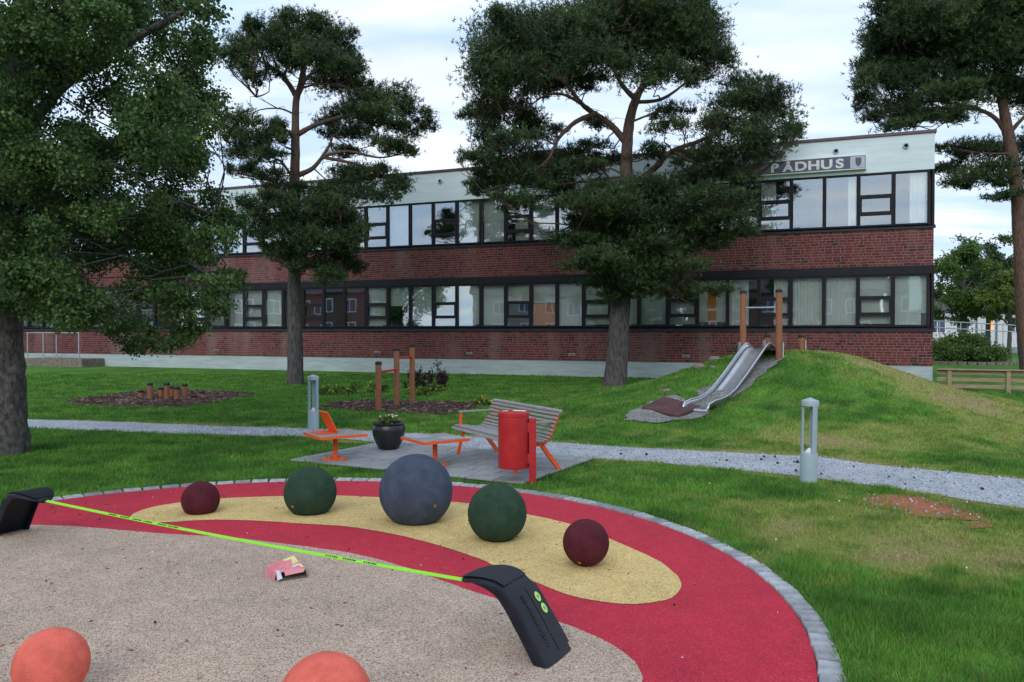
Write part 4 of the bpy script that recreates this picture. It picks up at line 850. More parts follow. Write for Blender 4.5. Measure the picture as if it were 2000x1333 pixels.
  pads=[(-7.09, -1.91, 14.86, 1.01, 0.71), (-5.91, -1.84, 14.64, 1.26, 0.84), (-4.98, -2.79, 14.26, 1.43, 1.02), (-1.77, -0.21, 15.07, 1.54, 1.1), (-7.01, -0.72, 14.22, 0.7, 0.61), (-5.27, 0.67, 14.29, 1.36, 0.91), (-3.54, 0.54, 14.02, 1.58, 0.9), (-3.02, -1.57, 13.07, 1.48, 0.85), (-6.0, 2.42, 14.03, 0.67, 0.48), (-8.71, -3.0, 11.57, 0.45, 0.36), (-6.53, -0.57, 12.55, 1.09, 0.65), (-5.41, -1.33, 12.1, 1.49, 0.64), (-3.25, -0.54, 12.13, 1.53, 0.61), (-8.39, -2.31, 10.97, 0.46, 0.33), (-5.3, 1.99, 12.09, 1.17, 0.52), (-5.32, -0.76, 10.98, 1.3, 0.39), (-5.15, -2.78, 10.32, 1.02, 0.29), (-6.73, 0.68, 11.09, 0.54, 0.27), (-7.11, -2.43, 9.95, 0.74, 0.25), (-1.22, 0.27, 12.16, 1.12, 0.81), (-1.37, -0.96, 13.71, 0.86, 1.29), (-2.86, 0.49, 9.76, 1.26, 0.32), (-0.13, 2.75, 10.05, 1.34, 0.43), (-2.74, 1.91, 9.16, 0.84, 0.3), (-2.76, -0.49, 8.34, 1.44, 0.39), (0.28, 1.88, 8.69, 0.94, 0.42), (-3.0, 0.85, 8.31, 0.64, 0.18), (-1.74, -0.78, 7.47, 0.78, 0.22), (-0.89, -2.15, 13.9, 1.25, 1.46), (1.21, 0.58, 12.25, 1.35, 1.13), (1.11, 0.38, 9.52, 1.35, 0.9), (4.12, 2.74, 14.33, 1.68, 2.16), (3.72, 2.81, 11.25, 1.44, 1.2), (-4.16, 0.65, 14.74, 1.36, 0.9), (-3.26, -0.89, 14.16, 1.3, 0.86), (-4.18, 2.36, 13.96, 1.42, 0.71), (-5.48, -2.99, 10.97, 1.21, 0.45), (-6.99, -2.35, 14.02, 0.83, 0.62), (-6.3, 0.39, 13.75, 0.9, 0.67), (-0.98, 0.69, 14.08, 1.36, 1.13), (-1.94, -2.16, 14.92, 1.46, 1.04), (-2.3, 0.78, 16.35, 1.59, 0.91), (-2.8, 2.35, 17.24, 1.42, 0.95), (0.7, -0.74, 15.72, 1.52, 1.09)]),
 'B': dict(base=(-7.33, 11.33),
  trunk=[(-0.0, 0.0, -0.05, 0.34), (0.0, 0.0, 0.13, 0.3), (0.0, 0.0, 1.02, 0.265), (-0.01, 0.0, 1.76, 0.25), (0.0, 0.0, 2.87, 0.25), (0.07, 0.0, 3.98, 0.21), (0.19, 0.0, 5.08, 0.17), (0.31, 0.0, 6.54, 0.13), (0.36, 0.0, 8.0, 0.09), (0.41, 0.0, 9.45, 0.05)],
  limbs=[[(0.02, -0.0, 3.02, 0.1), (0.63, -0.02, 3.75, 0.081), (1.3, -0.03, 4.34, 0.062), (2.12, -0.05, 4.7, 0.044), (2.86, -0.07, 4.91, 0.025)], [(0.02, -0.0, 3.46, 0.08), (0.72, -0.06, 3.23, 0.065), (1.63, -0.11, 3.08, 0.05), (2.46, -0.17, 2.85, 0.035), (3.2, -0.23, 2.49, 0.02)], [(0.11, -0.0, 4.34, 0.1), (0.87, -0.16, 5.17, 0.081), (1.76, -0.33, 5.69, 0.062), (2.61, -0.49, 6.06, 0.044), (3.17, -0.65, 6.27, 0.025)], [(0.02, 0.0, 2.72, 0.06), (0.55, 0.22, 2.44, 0.045), (1.19, 0.44, 2.22, 0.03), (1.85, 0.66, 1.84, 0.015)], [(0.04, -0.0, 3.75, 0.08), (-0.18, -0.44, 4.24, 0.05), (-0.48, -0.89, 4.48, 0.02)], [(1.29, 0.0, 4.34, 0.05), (1.87, 0.0, 4.05, 0.038), (2.46, 0.0, 3.68, 0.025), (3.12, 0.01, 3.46, 0.013)], [(0.23, 0.0, 5.44, 0.08), (0.95, 0.24, 6.49, 0.06), (1.59, 0.48, 7.5, 0.04), (1.87, 0.72, 8.39, 0.02)], [(0.01, -0.0, 2.43, 0.06), (-0.24, -0.38, 2.69, 0.037), (-0.53, -0.75, 2.8, 0.015)], [(0.19, 0.0, 5.08, 0.07), (-0.5, 0.05, 5.97, 0.044), (-0.97, 0.1, 6.95, 0.018)], [(1.59, 0.0, 5.81, 0.04), (1.98, 0.1, 5.55, 0.025), (2.68, 0.21, 5.44, 0.01)]],
  pads=[(3.82, -2.39, 5.46, 0.23, 0.18), (3.02, -0.63, 5.79, 0.31, 0.28), (2.1, 1.06, 6.02, 0.4, 0.32), (3.01, -0.25, 5.69, 0.2, 0.16), (2.41, 1.17, 5.58, 0.37, 0.29), (3.76, -1.78, 4.47, 0.17, 0.16), (3.18, -1.36, 4.49, 0.33, 0.26), (3.7, -2.02, 4.16, 0.21, 0.17), (2.52, 0.03, 4.35, 0.33, 0.3), (1.91, 2.2, 4.84, 0.22, 0.19), (2.18, 0.47, 4.07, 0.39, 0.31), (2.51, 1.43, 3.83, 0.37, 0.27), (3.49, -0.6, 3.3, 0.2, 0.2), (2.24, 1.28, 3.57, 0.41, 0.33), (3.95, -2.07, 2.86, 0.17, 0.13), (3.32, -1.09, 2.97, 0.27, 0.2), (1.99, 0.91, 3.51, 0.48, 0.4), (2.76, 1.17, 2.66, 0.33, 0.2), (3.52, -0.41, 2.51, 0.14, 0.14), (3.74, -2.14, 2.31, 0.27, 0.18), (3.5, -1.21, 2.1, 0.3, 0.15), (3.17, -1.51, 2.09, 0.32, 0.23), (3.14, -1.14, 1.83, 0.27, 0.15), (1.75, 1.61, 1.61, 0.25, 0.15), (2.87, -1.56, 1.7, 0.26, 0.16), (0.89, 2.01, 1.58, 0.31, 0.16), (0.73, 1.97, 1.84, 0.35, 0.24), (2.62, -2.32, 2.06, 0.29, 0.18), (1.4, -0.63, 2.18, 0.35, 0.21), (0.78, -0.04, 2.35, 0.37, 0.26), (1.9, -2.48, 2.41, 0.35, 0.23), (0.62, -0.39, 2.12, 0.29, 0.18), (-1.26, 2.11, 2.28, 0.44, 0.35), (2.23, -2.02, 1.95, 0.24, 0.11), (0.11, 0.5, 7.73, 0.35, 0.35), (1.42, -1.97, 2.53, 0.36, 0.25), (-0.57, 0.41, 2.58, 0.38, 0.29), (-1.41, 2.06, 2.66, 0.44, 0.31), (1.52, -1.54, 7.29, 0.33, 0.24), (1.54, -2.56, 3.39, 0.32, 0.18), (2.06, -2.17, 6.14, 0.35, 0.26), (-0.45, 0.21, 7.31, 0.32, 0.35), (1.51, -2.51, 4.29, 0.28, 0.24), (2.26, -2.16, 3.67, 0.25, 0.26), (-0.1, -0.02, 5.48, 0.35, 0.27), (-0.48, 2.19, 6.73, 0.42, 0.37), (1.28, -0.42, 8.46, 0.32, 0.27), (2.52, -0.53, 3.1, 0.36, 0.23), (1.4, 0.72, 6.45, 0.41, 0.33), (2.33, -2.11, 5.07, 0.35, 0.22), (-0.03, 0.41, 3.46, 0.34, 0.28), (2.78, -1.7, 7.51, 0.36, 0.26), (0.07, 0.57, 7.35, 0.43, 0.35), (-2.42, 2.38, 6.69, 0.46, 0.35), (1.52, -2.32, 6.69, 0.3, 0.26), (-1.21, 0.29, 7.6, 0.43, 0.33), (1.04, 0.55, 9.12, 0.42, 0.35), (3.37, -1.82, 3.97, 0.25, 0.27), (0.39, -1.2, 4.44, 0.39, 0.28), (-2.57, 2.57, 8.24, 0.53, 0.31), (-0.32, 2.59, 7.28, 0.39, 0.37), (0.38, -1.97, 7.13, 0.29, 0.2), (-1.85, 1.07, 5.53, 0.44, 0.36), (-2.42, 2.34, 7.04, 0.41, 0.36), (1.42, -1.37, 2.71, 0.31, 0.21), (1.16, 0.58, 8.28, 0.41, 0.3), (3.33, -2.38, 4.6, 0.31, 0.21), (1.28, -0.7, 6.96, 0.38, 0.27), (-1.39, 0.91, 7.88, 0.38, 0.34), (-0.92, 0.47, 4.41, 0.41, 0.26), (0.59, 1.43, 9.18, 0.35, 0.34), (1.09, -2.15, 2.96, 0.3, 0.22), (2.23, -0.79, 8.27, 0.37, 0.23), (-2.07, 1.89, 2.9, 0.46, 0.3), (-1.18, 0.44, 2.64, 0.41, 0.33), (-0.56, -0.25, 4.82, 0.34, 0.26), (0.34, -0.51, 4.82, 0.33, 0.26), (-2.58, 2.53, 3.92, 0.48, 0.39), (0.15, 0.39, 3.46, 0.39, 0.31), (2.36, -2.5, 3.62, 0.28, 0.19), (-2.29, 1.56, 8.44, 0.34, 0.37), (1.11, -0.89, 3.83, 0.27, 0.26), (2.34, -0.35, 4.83, 0.35, 0.28), (0.21, -1.49, 7.14, 0.28, 0.24), (0.39, -0.29, 3.18, 0.31, 0.26), (0.43, -0.91, 7.41, 0.31, 0.24), (1.89, -2.14, 7.43, 0.35, 0.22), (2.08, 0.67, 4.63, 0.42, 0.3), (3.32, -2.06, 7.02, 0.32, 0.22), (0.56, 1.48, 4.52, 0.36, 0.29), (0.69, -2.47, 6.22, 0.24, 0.22), (1.9, 1.46, 7.2, 0.39, 0.32), (-1.25, 1.6, 4.52, 0.46, 0.29), (-0.34, -0.01, 4.57, 0.43, 0.3), (-0.3, 1.09, 2.67, 0.33, 0.27), (2.41, -1.31, 5.77, 0.27, 0.26), (2.06, 1.24, 5.99, 0.39, 0.27), (-0.74, -0.39, 3.05, 0.36, 0.32), (-0.02, -1.4, 6.68, 0.27, 0.24), (-2.81, 2.41, 8.46, 0.43, 0.33), (-0.67, -0.52, 8.39, 0.42, 0.24), (1.09, -0.66, 6.07, 0.35, 0.23), (-1.25, 1.87, 9.31, 0.44, 0.39), (1.41, -0.68, 3.27, 0.31, 0.22), (0.33, 0.87, 6.09, 0.41, 0.3), (2.08, -1.71, 3.86, 0.37, 0.23), (-0.63, 1.79, 3.85, 0.38, 0.29), (0.78, -1.25, 7.65, 0.36, 0.29), (1.48, -2.34, 6.8, 0.24, 0.21), (-2.75, 2.47, 7.12, 0.46, 0.32), (0.21, -1.7, 4.0, 0.26, 0.22), (-1.69, 2.32, 7.49, 0.37, 0.34), (-1.72, 2.53, 4.55, 0.46, 0.4), (0.96, 0.55, 4.11, 0.4, 0.3), (3.12, -2.54, 4.04, 0.34, 0.24), (2.65, -2.28, 6.12, 0.33, 0.22), (0.34, -1.52, 7.62, 0.28, 0.23), (1.67, -0.58, 6.83, 0.29, 0.3), (0.59, 0.58, 9.12, 0.32, 0.26), (-1.46, 2.43, 3.68, 0.53, 0.36), (0.14, -0.76, 5.87, 0.33, 0.25), (0.18, -1.87, 4.6, 0.35, 0.26), (-1.14, 0.32, 5.61, 0.33, 0.32), (1.58, -1.89, 2.66, 0.34, 0.21), (1.34, -2.15, 2.76, 0.29, 0.23), (0.25, 0.29, 4.01, 0.45, 0.3), (2.06, 1.02, 5.37, 0.34, 0.35), (1.77, -2.26, 7.25, 0.35, 0.19), (1.11, -0.25, 5.73, 0.42, 0.27), (-1.15, 1.06, 7.65, 0.36, 0.32), (-0.78, 1.37, 4.33, 0.37, 0.31), (0.07, -0.61, 2.5, 0.4, 0.31), (0.04, 2.01, 7.15, 0.37, 0.38), (1.67, -1.72, 7.65, 0.27, 0.21), (0.92, 1.12, 3.21, 0.36, 0.35), (-0.94, 1.41, 4.84, 0.48, 0.34), (0.89, 1.98, 7.33, 0.35, 0.34), (1.04, -0.03, 7.73, 0.35, 0.27), (0.4, -2.08, 5.98, 0.29, 0.23), (2.68, -2.35, 5.41, 0.35, 0.25), (2.25, 0.15, 4.48, 0.4, 0.3), (2.66, -1.7, 5.87, 0.33, 0.26), (0.38, 0.67, 7.42, 0.33, 0.26), (1.48, -2.16, 4.53, 0.33, 0.25), (-1.07, 1.46, 3.03, 0.38, 0.35), (0.05, -1.44, 3.76, 0.34, 0.29), (3.36, -2.53, 3.88, 0.33, 0.24), (2.04, -1.69, 6.73, 0.32, 0.28), (-0.22, -0.23, 2.58, 0.37, 0.27), (-1.49, 0.31, 6.54, 0.33, 0.31), (2.47, -0.58, 2.96, 0.37, 0.26), (0.36, -1.7, 4.07, 0.32, 0.26), (0.22, -0.09, 3.16, 0.32, 0.27), (-1.8, 2.32, 5.54, 0.52, 0.31), (1.07, 0.18, 3.99, 0.33, 0.25), (-0.39, 2.29, 3.89, 0.51, 0.38), (1.86, -2.45, 5.24, 0.29, 0.26), (-1.77, 2.56, 8.33, 0.47, 0.41), (-1.92, 2.02, 9.99, 0.37, 0.35), (0.96, 0.23, 7.88, 0.33, 0.3), (1.17, 0.12, 4.49, 0.41, 0.25), (0.48, 0.19, 3.54, 0.44, 0.27), (1.03, 2.13, 5.31, 0.51, 0.31), (2.6, -2.26, 3.14, 0.29, 0.2), (-1.02, 0.74, 8.33, 0.33, 0.27), (1.02, 0.22, 8.39, 0.42, 0.32), (2.39, -1.04, 3.54, 0.36, 0.3), (1.94, 1.17, 5.2, 0.48, 0.27), (-1.68, 1.15, 9.21, 0.36, 0.3), (1.74, -2.06, 4.03, 0.33, 0.2), (-0.35, 1.04, 5.75, 0.38, 0.27), (1.19, -0.24, 6.42, 0.39, 0.28), (2.48, -0.05, 2.78, 0.31, 0.31), (1.18, 0.71, 7.36, 0.33, 0.3), (1.57, -2.32, 3.67, 0.34, 0.22), (-0.5, 0.54, 5.89, 0.42, 0.33), (1.35, -0.66, 6.72, 0.33, 0.31), (-0.37, 1.97, 9.8, 0.42, 0.31), (2.08, -1.4, 7.65, 0.29, 0.22), (-0.45, 1.68, 2.64, 0.43, 0.32), (1.86, 1.19, 9.04, 0.39, 0.35), (-1.77, 0.65, 4.09, 0.37, 0.25), (-1.62, 1.95, 6.69, 0.41, 0.34), (0.73, -2.41, 6.31, 0.35, 0.22), (0.09, -0.75, 3.87, 0.32, 0.27), (0.93, -0.82, 5.68, 0.28, 0.29), (0.4, -1.12, 4.94, 0.39, 0.24), (1.28, -0.73, 4.13, 0.36, 0.22), (1.81, -2.28, 2.5, 0.29, 0.24), (1.56, -1.73, 5.35, 0.34, 0.24), (0.27, -0.8, 5.82, 0.38, 0.25), (1.65, -1.77, 2.5, 0.33, 0.27), (1.41, -2.3, 2.72, 0.28, 0.25), (1.51, -0.97, 5.5, 0.29, 0.22), (1.38, -0.44, 4.36, 0.36, 0.24), (0.45, -0.46, 4.55, 0.33, 0.27), (1.84, -2.48, 2.37, 0.3, 0.25), (1.78, -1.57, 2.12, 0.33, 0.21), (1.5, -1.06, 2.23, 0.38, 0.25), (1.56, -1.6, 4.88, 0.35, 0.24), (1.42, -2.56, 5.04, 0.32, 0.25), (0.95, -2.39, 2.71, 0.28, 0.19), (0.17, -0.72, 3.01, 0.39, 0.21), (1.93, -2.49, 5.13, 0.31, 0.2), (2.37, -2.54, 2.12, 0.28, 0.25), (0.98, -1.83, 5.27, 0.31, 0.19), (0.96, -2.11, 4.06, 0.31, 0.19), (-0.13, -1.0, 2.6, 0.31, 0.29), (1.85, -1.54, 4.31, 0.31, 0.24), (1.41, -1.59, 3.52, 0.32, 0.25), (2.03, -1.72, 3.81, 0.3, 0.25), (0.67, -1.58, 4.56, 0.37, 0.24), (1.57, -2.09, 5.39, 0.29, 0.23), (0.6, -2.05, 3.37, 0.31, 0.19), (1.83, -2.32, 3.82, 0.31, 0.21), (2.06, -2.49, 2.9, 0.23, 0.18), (1.04, -0.89, 2.25, 0.3, 0.25), (1.21, -1.41, 4.55, 0.3, 0.22), (0.15, -0.45, 3.72, 0.32, 0.25), (0.97, -0.4, 5.98, 0.36, 0.29), (0.35, -0.9, 5.06, 0.37, 0.23), (0.11, -0.92, 4.25, 0.36, 0.21), (0.78, -1.51, 4.47, 0.35, 0.23), (1.72, -1.42, 5.08, 0.3, 0.25), (1.85, -0.79, 4.95, 0.33, 0.25), (2.45, -1.19, 4.73, 0.3, 0.23), (2.5, -0.31, 5.06, 0.33, 0.24), (2.25, -1.04, 5.28, 0.31, 0.24), (1.92, -1.3, 5.28, 0.3, 0.24), (1.43, -0.3, 2.99, 0.33, 0.24), (1.1, 1.25, 2.99, 0.38, 0.28), (1.75, 0.9, 2.76, 0.37, 0.24), (1.64, 0.8, 3.46, 0.36, 0.27), (1.96, -0.83, 3.27, 0.32, 0.23), (0.99, 0.11, 2.69, 0.34, 0.22), (2.78, -0.67, 2.98, 0.32, 0.22), (1.4, -0.98, 3.01, 0.31, 0.23), (2.46, -1.18, 2.3, 0.29, 0.17), (2.75, -0.86, 2.28, 0.3, 0.18), (1.58, 1.28, 4.47, 0.38, 0.28), (1.32, 0.99, 4.64, 0.37, 0.27), (2.42, 0.92, 2.96, 0.34, 0.22), (1.77, 0.9, 6.44, 0.37, 0.29)]),
}

# ------------------------------------------------------------------ trees
def rand_dirs(n, rs):
    d = rs.normal(size=(n, 3)); return d / np.linalg.norm(d, axis=1)[:, None]
def perp(a, rs):
    r = rand_dirs(len(a), rs); p = np.cross(a, r); return p / (np.linalg.norm(p, axis=1)[:, None] + 1e-9)

def clump_points(pads, per, rs, nsub=9, flat=0.55, shell=(0.5, 1.0), spread=0.30, area=0.45):
    """points gathered in small clumps on the shell of each branch pad, so the outline stays uneven"""
    P, O, T = [], [], []
    for (x, y, z, rx, rz) in pads:
        ns = max(3, int(nsub * (0.7 + 0.6 * rs.rand())))
        d = rand_dirs(ns, rs); d[:, 2] = np.where(d[:, 2] < -flat, -d[:, 2], d[:, 2])
        rad = rs.uniform(shell[0], shell[1], ns)[:, None]
        ctr = np.array([x, y, z]) + d * rad * np.array([rx, rx * 0.85, rz])
        tone = rs.uniform(0, 1, ns)
        m = max(4, int(per * (rx * rz / area)))
        k = rs.randint(0, ns, m)
        g = rs.normal(size=(m, 3)) * np.array([rx * spread, rx * spread, rz * spread]) * np.where(rs.rand(m) < .14, 1.2, .97)[:, None]
        P.append(ctr[k] + g); T.append(tone[k])
        o = d[k] + 0.5 * rs.normal(size=(m, 3)); O.append(o / np.linalg.norm(o, axis=1)[:, None])
    return np.concatenate(P), np.concatenate(O), np.concatenate(T)

def needle_mesh(name, P, O, T, parent, ln, wd, k, rs, cols):
    n = len(P)
    ax = O * 0.6 + np.array([0, 0, 0.55]) + rs.normal(size=(n, 3)) * 0.25; ax /= np.linalg.norm(ax, axis=1)[:, None]
    V, col = [], []
    tone = np.clip(T * 0.8 + rs.rand(n) * 0.45 - 0.12, 0, 1)[:, None] ** 1.3
    c0, c1 = np.array(cols[0]), np.array(cols[1])
    base_c = c0 + (c1 - c0) * tone
    for q in range(k):
        d = ax * rs.uniform(0.25, 0.9, n)[:, None] + perp(ax, rs) * rs.uniform(0.4, 0.95, n)[:, None]; d /= np.linalg.norm(d, axis=1)[:, None]
        s = perp(d, rs); l = ln * rs.uniform(0.7, 1.25, n)[:, None]
        b0 = P + ax * (rs.uniform(-0.5, 0.4, n)[:, None] * ln)
        V.append(np.stack([b0 - s * wd, b0 + s * wd, b0 + d * l], 1)); col.append(np.repeat(base_c[:, None, :], 3, 1))
    V = np.concatenate(V).reshape(-1, 3); col = np.concatenate(col).reshape(-1, 3)
    return big_mesh(name, V, np.arange(len(V)).reshape(-1, 3), M_needle, parent, col)

def leaf_mesh(name, P, O, T, parent, size, rs, cols, yellow=0.02, droop=0.5, mat=None):
    n = len(P)
    d = O * 0.4 + rs.normal(size=(n, 3)) * 0.7 + np.array([0, 0, -droop]); d /= np.linalg.norm(d, axis=1)[:, None]
    s = perp(d, rs); sz = size * rs.uniform(0.65, 1.25, n)[:, None]
    V = np.stack([P, P + d * sz * 0.45 + s * sz * 0.36, P + d * sz, P + d * sz * 0.45 - s * sz * 0.36], 1)
    tone = np.clip(T * 0.6 + rs.rand(n) * 0.5 - 0.05, 0, 1)[:, None]
    c0, c1 = np.array(cols[0]), np.array(cols[1])
    c = c0 + (c1 - c0) * tone
    yl = rs.rand(n) < yellow; c[yl] = np.array([0.22, 0.19, 0.035])
    return big_mesh(name, V.reshape(-1, 3), np.arange(4 * n).reshape(-1, 4), mat or M_leaf, parent, np.repeat(c[:, None, :], 4, 1).reshape(-1, 3))

def smooth3(P, k=4):
    out = []; n = len(P)
    for i in range(n - 1):
        p0, p1, p2, p3 = [P[max(0, min(n - 1, j))] for j in (i - 1, i, i + 1, i + 2)]
        for q in range(k):
            t = q / k
            out.append(tuple(0.5 * ((2 * p1[c]) + (-p0[c] + p2[c]) * t + (2 * p0[c] - 5 * p1[c] + 4 * p2[c] - p3[c]) * t * t + (-p0[c] + 3 * p1[c] - 3 * p2[c] + p3[c]) * t ** 3) for c in range(4)))
    out.append(tuple(P[-1])); return out

def trunk_tube(b, pts, n, rs, rough):
    P = smooth3(pts, 6)
    base = len(b.v)
    b.tube([(p[0], p[1], p[2]) for p in P], [max(p[3], 0.006) for p in P], n, cap=True)
    for i in range(base, len(b.v)):
        v = b.v[i]; r_ = P[min((i - base) // n, len(P) - 1)][3]
        b.v[i] = tuple(v[c] + rs.uniform(-1, 1) * rough * r_ * (0.5 if c == 2 else 1) for c in range(3))

def twigs(b, limbs, pads, rs, r0, per=5, up=0.1):
    nodes = np.array([q[:3] for l in limbs for q in smooth3(l, 3)])
    for (x, y, z, rx, rz) in pads:
        c = np.array([x, y, z]); dd = np.linalg.norm((nodes - c) * np.array([1, 1, 1.2]), axis=1) + np.maximum(0, nodes[:, 2] - z) * 0.6
        s = nodes[dd.argmin()]; e = c - np.array([0, 0, rz * 0.35]); L_ = np.linalg.norm(e - s)
        mid = (s + e) / 2 + rs.normal(size=3) * 0.10 * L_ + np.array([0, 0, -up * L_])
        b.tube([s, (s * .55 + mid * .45) + rs.normal(size=3) * .03 * L_, mid, e], [r0, r0 * .8, r0 * .65, r0 * .35], 5, cap=False)
        for q in range(per):
            d = rand_dirs(1, rs)[0]; d[2] = abs(d[2]) * 0.8 - 0.15
            t = c + d * np.array([rx, rx * .85, rz]) * rs.uniform(0.6, 1.0); st = mid + (e - mid) * rs.uniform(0.3, 1.0)
            b.tube([st, (st + t) / 2 + rs.normal(size=3) * 0.07, t], [r0 * .38, r0 * .25, r0 * .1], 4, cap=False)

def pine(key, name, label, seed, per, split_at, ln=0.135, sparse=()):
    t = dict(TREE_TABLES[key]); rs = np.random.RandomState(seed)
    big = [(x, y, z, rx * 1.04, rz * 1.04) for x, y, z, rx, rz in t['pads']]; sat = []
    for x, y, z, rx, rz in big:
        for q in range(2):
            d = rand_dirs(1, rs)[0]; k = rs.uniform(.85, 1.12); sat.append((x + d[0] * rx * k, y + d[1] * rx * k, z + d[2] * rz * k, rx * rs.uniform(.22, .42), rz * rs.uniform(.25, .45)))
    t['pads'] = big + sat
    root = empty(name, (t['base'][0], t['base'][1], 0.0)); tag(root, label, 'tree', 'tall pines')
    b = MB(); trunk_tube(b, t['trunk'], 20, rs, 0.07); b.build('trunk', pine_bark('pine_bark_%d' % seed, *split_at), root, smooth=True)
    for l in t['limbs']:
        b = MB(); trunk_tube(b, l, 8, rs, 0.08); b.build('limb', M_bark_pine_high, root, smooth=True)
    b = MB(); twigs(b, t['limbs'] + [t['trunk'][3:]], t['pads'], rs, 0.028, 6)
    # bare dead twigs in the open middle of the crown
    nodes = [q for l in t['limbs'] for q in smooth3(l, 2)]
    for q in range(90):
        s = np.array(nodes[rs.randint(len(nodes))][:3]); d = rand_dirs(1, rs)[0] * rs.uniform(0.3, 0.9); d[2] *= 0.6
        b.tube([s, s + d * .5 + rs.normal(size=3) * .08, s + d], [.012, .008, .003], 4, cap=False)
    tag(b.build('branches', M_bark_pine_high, root), kind='stuff')
    P, O, T = clump_points(t['pads'], per, rs, nsub=13, spread=0.29, shell=(0.25, 1.0), area=0.40)
    needle_mesh('crown', P, O, T, root, ln, ln * 0.092, 6, rs, ((0.012, 0.030, 0.013), (0.082, 0.132, 0.044)))
    return root

pine('P1', 'pine_tree', 'slender pine with open forked crown standing nearest the leafy tree', 21, 760, (3.5, 7.5))
pine('P2', 'pine_tree', 'broad spreading pine with leaning trunk in front of the sign', 22, 700, (5.0, 9.0))
pine('P3', 'pine_tree', 'dark pine with bare reddish trunk at the right edge beyond the fence', 23, 400, (-1.0, 2.5), 0.20)

def leafy_tree(name, label, base, trunk, limbs, pads, seed, per, size, cols, bark, twig_r=0.02, yellow=0.02, group=None, nsub=10, droop=0.5, root=None):
    rs = np.random.RandomState(seed)
    root = empty(name, (base[0], base[1], 0.0)); tag(root, label, 'tree', group)
    b = MB(); trunk_tube(b, trunk, 20, rs, 0.10); b.build('trunk', bark, root, smooth=True)
    for l in limbs:
        b = MB(); trunk_tube(b, l, 8, rs, 0.08); b.build('limb', bark, root, smooth=True)
    b = MB(); twigs(b, limbs + [trunk[2:]], pads, rs, twig_r, 5, 0.0); tag(b.build('branches', bark, root), kind='stuff')
    P, O, T = clump_points(pads, per, rs, nsub=nsub, flat=1.0, spread=0.26, area=0.11, shell=(0.35, 1.05))
    leaf_mesh('crown', P, O, T, root, size, rs, cols, yellow, droop)
    return root
tb = TREE_TABLES['B']
leafy_tree('birch_tree', 'big dark leafy tree with rough grey trunk filling the left edge', tb['base'], tb['trunk'], tb['limbs'], tb['pads'], 31, 1620, 0.052,
           ((0.023, 0.064, 0.017), (0.094, 0.175, 0.044)), M_bark_birch, 0.014, 0.012)

def auto_tree(name, label, base, h, rad, seed, npads, per, size, cols, group, clear=0.25, prad=0.22):
    rs = np.random.RandomState(seed)
    trunk = [(0, 0, -0.2, rad * .085), (0, 0, h * .1, rad * .07), (rs.normal() * .1, 0, h * .4, rad * .055), (rs.normal() * .2, 0, h * .7, rad * .035), (rs.normal() * .2, 0, h * .95, 0.02)]
    limbs, pads = [], []
    for q in range(9):
        a = rs.uniform(0, 6.28); z0 = h * rs.uniform(clear, .65); r_ = rad * rs.uniform(.5, .85)
        limbs.append([(0, 0, z0, rad * .03), (r_ * .5 * math.cos(a), r_ * .5 * math.sin(a), z0 + h * .1, rad * .02), (r_ * math.cos(a), r_ * math.sin(a), z0 + h * .18, rad * .008)])
    for q in range(npads):
        d = rand_dirs(1, rs)[0] * rs.uniform(.45, .95); zc_ = h * (clear + 1) / 2
        pads.append((d[0] * rad * (1 - .35 * max(0, d[2])), d[1] * rad * (1 - .35 * max(0, d[2])), zc_ + d[2] * h * (1 - clear) / 2, rad * prad * rs.uniform(.8, 1.3), rad * prad * .75 * rs.uniform(.8, 1.2)))
    return leafy_tree(name, label, base, trunk, limbs, pads, seed, per, size, cols, M_bark_birch, rad * .008, 0.01, group, 7, 0.3)
GR = ((0.045, 0.100, 0.024), (0.130, 0.220, 0.045)); GY = ((0.080, 0.140, 0.026), (0.200, 0.270, 0.050)); GD = ((0.026, 0.064, 0.020), (0.075, 0.135, 0.040))
BGT = 'leafy trees beyond the building corner'
auto_tree('leafy_tree', 'yellow green leafy tree right behind the building corner', (32.2, 56), 8.6, 3.1, 41, 46, 150, 0.17, GR, BGT, 0.22)
auto_tree('leafy_tree', 'taller dark green tree in the middle of those behind the corner', (37.6, 62), 9.6, 2.8, 42, 40, 120, 0.18, GD, BGT, 0.25)
auto_tree('leafy_tree', 'small bright yellow green tree in front of the far white houses', (33.6, 53), 5.8, 2.0, 43, 30, 220, 0.15, GY, BGT, 0.35)
auto_tree('leafy_tree', 'dark leafy tree at the right edge behind the reddish pine trunk', (36.6, 55), 7.2, 2.5, 44, 40, 150, 0.17, GD, BGT, 0.28)
REF = 'trees added behind the photographer for reflections'  # unseen trees, added to break up bright sky mirrored in the glass
auto_tree('leafy_tree', 'round leafy tree added unseen for reflections in the windows left of the pines', (-27, -14), 9.0, 3.6, 45, 34, 40, 0.24, GD, REF, 0.2)
auto_tree('leafy_tree', 'tall leafy tree added unseen for reflections in the windows near the sign', (-9, -20), 12.0, 4.0, 46, 36, 36, 0.26, GD, REF, 0.2)
auto_tree('leafy_tree', 'broad leafy tree added unseen for reflections in the windows behind the leafy tree', (-44, 0), 10.0, 4.4, 47, 36, 36, 0.26, GD, REF, 0.2)

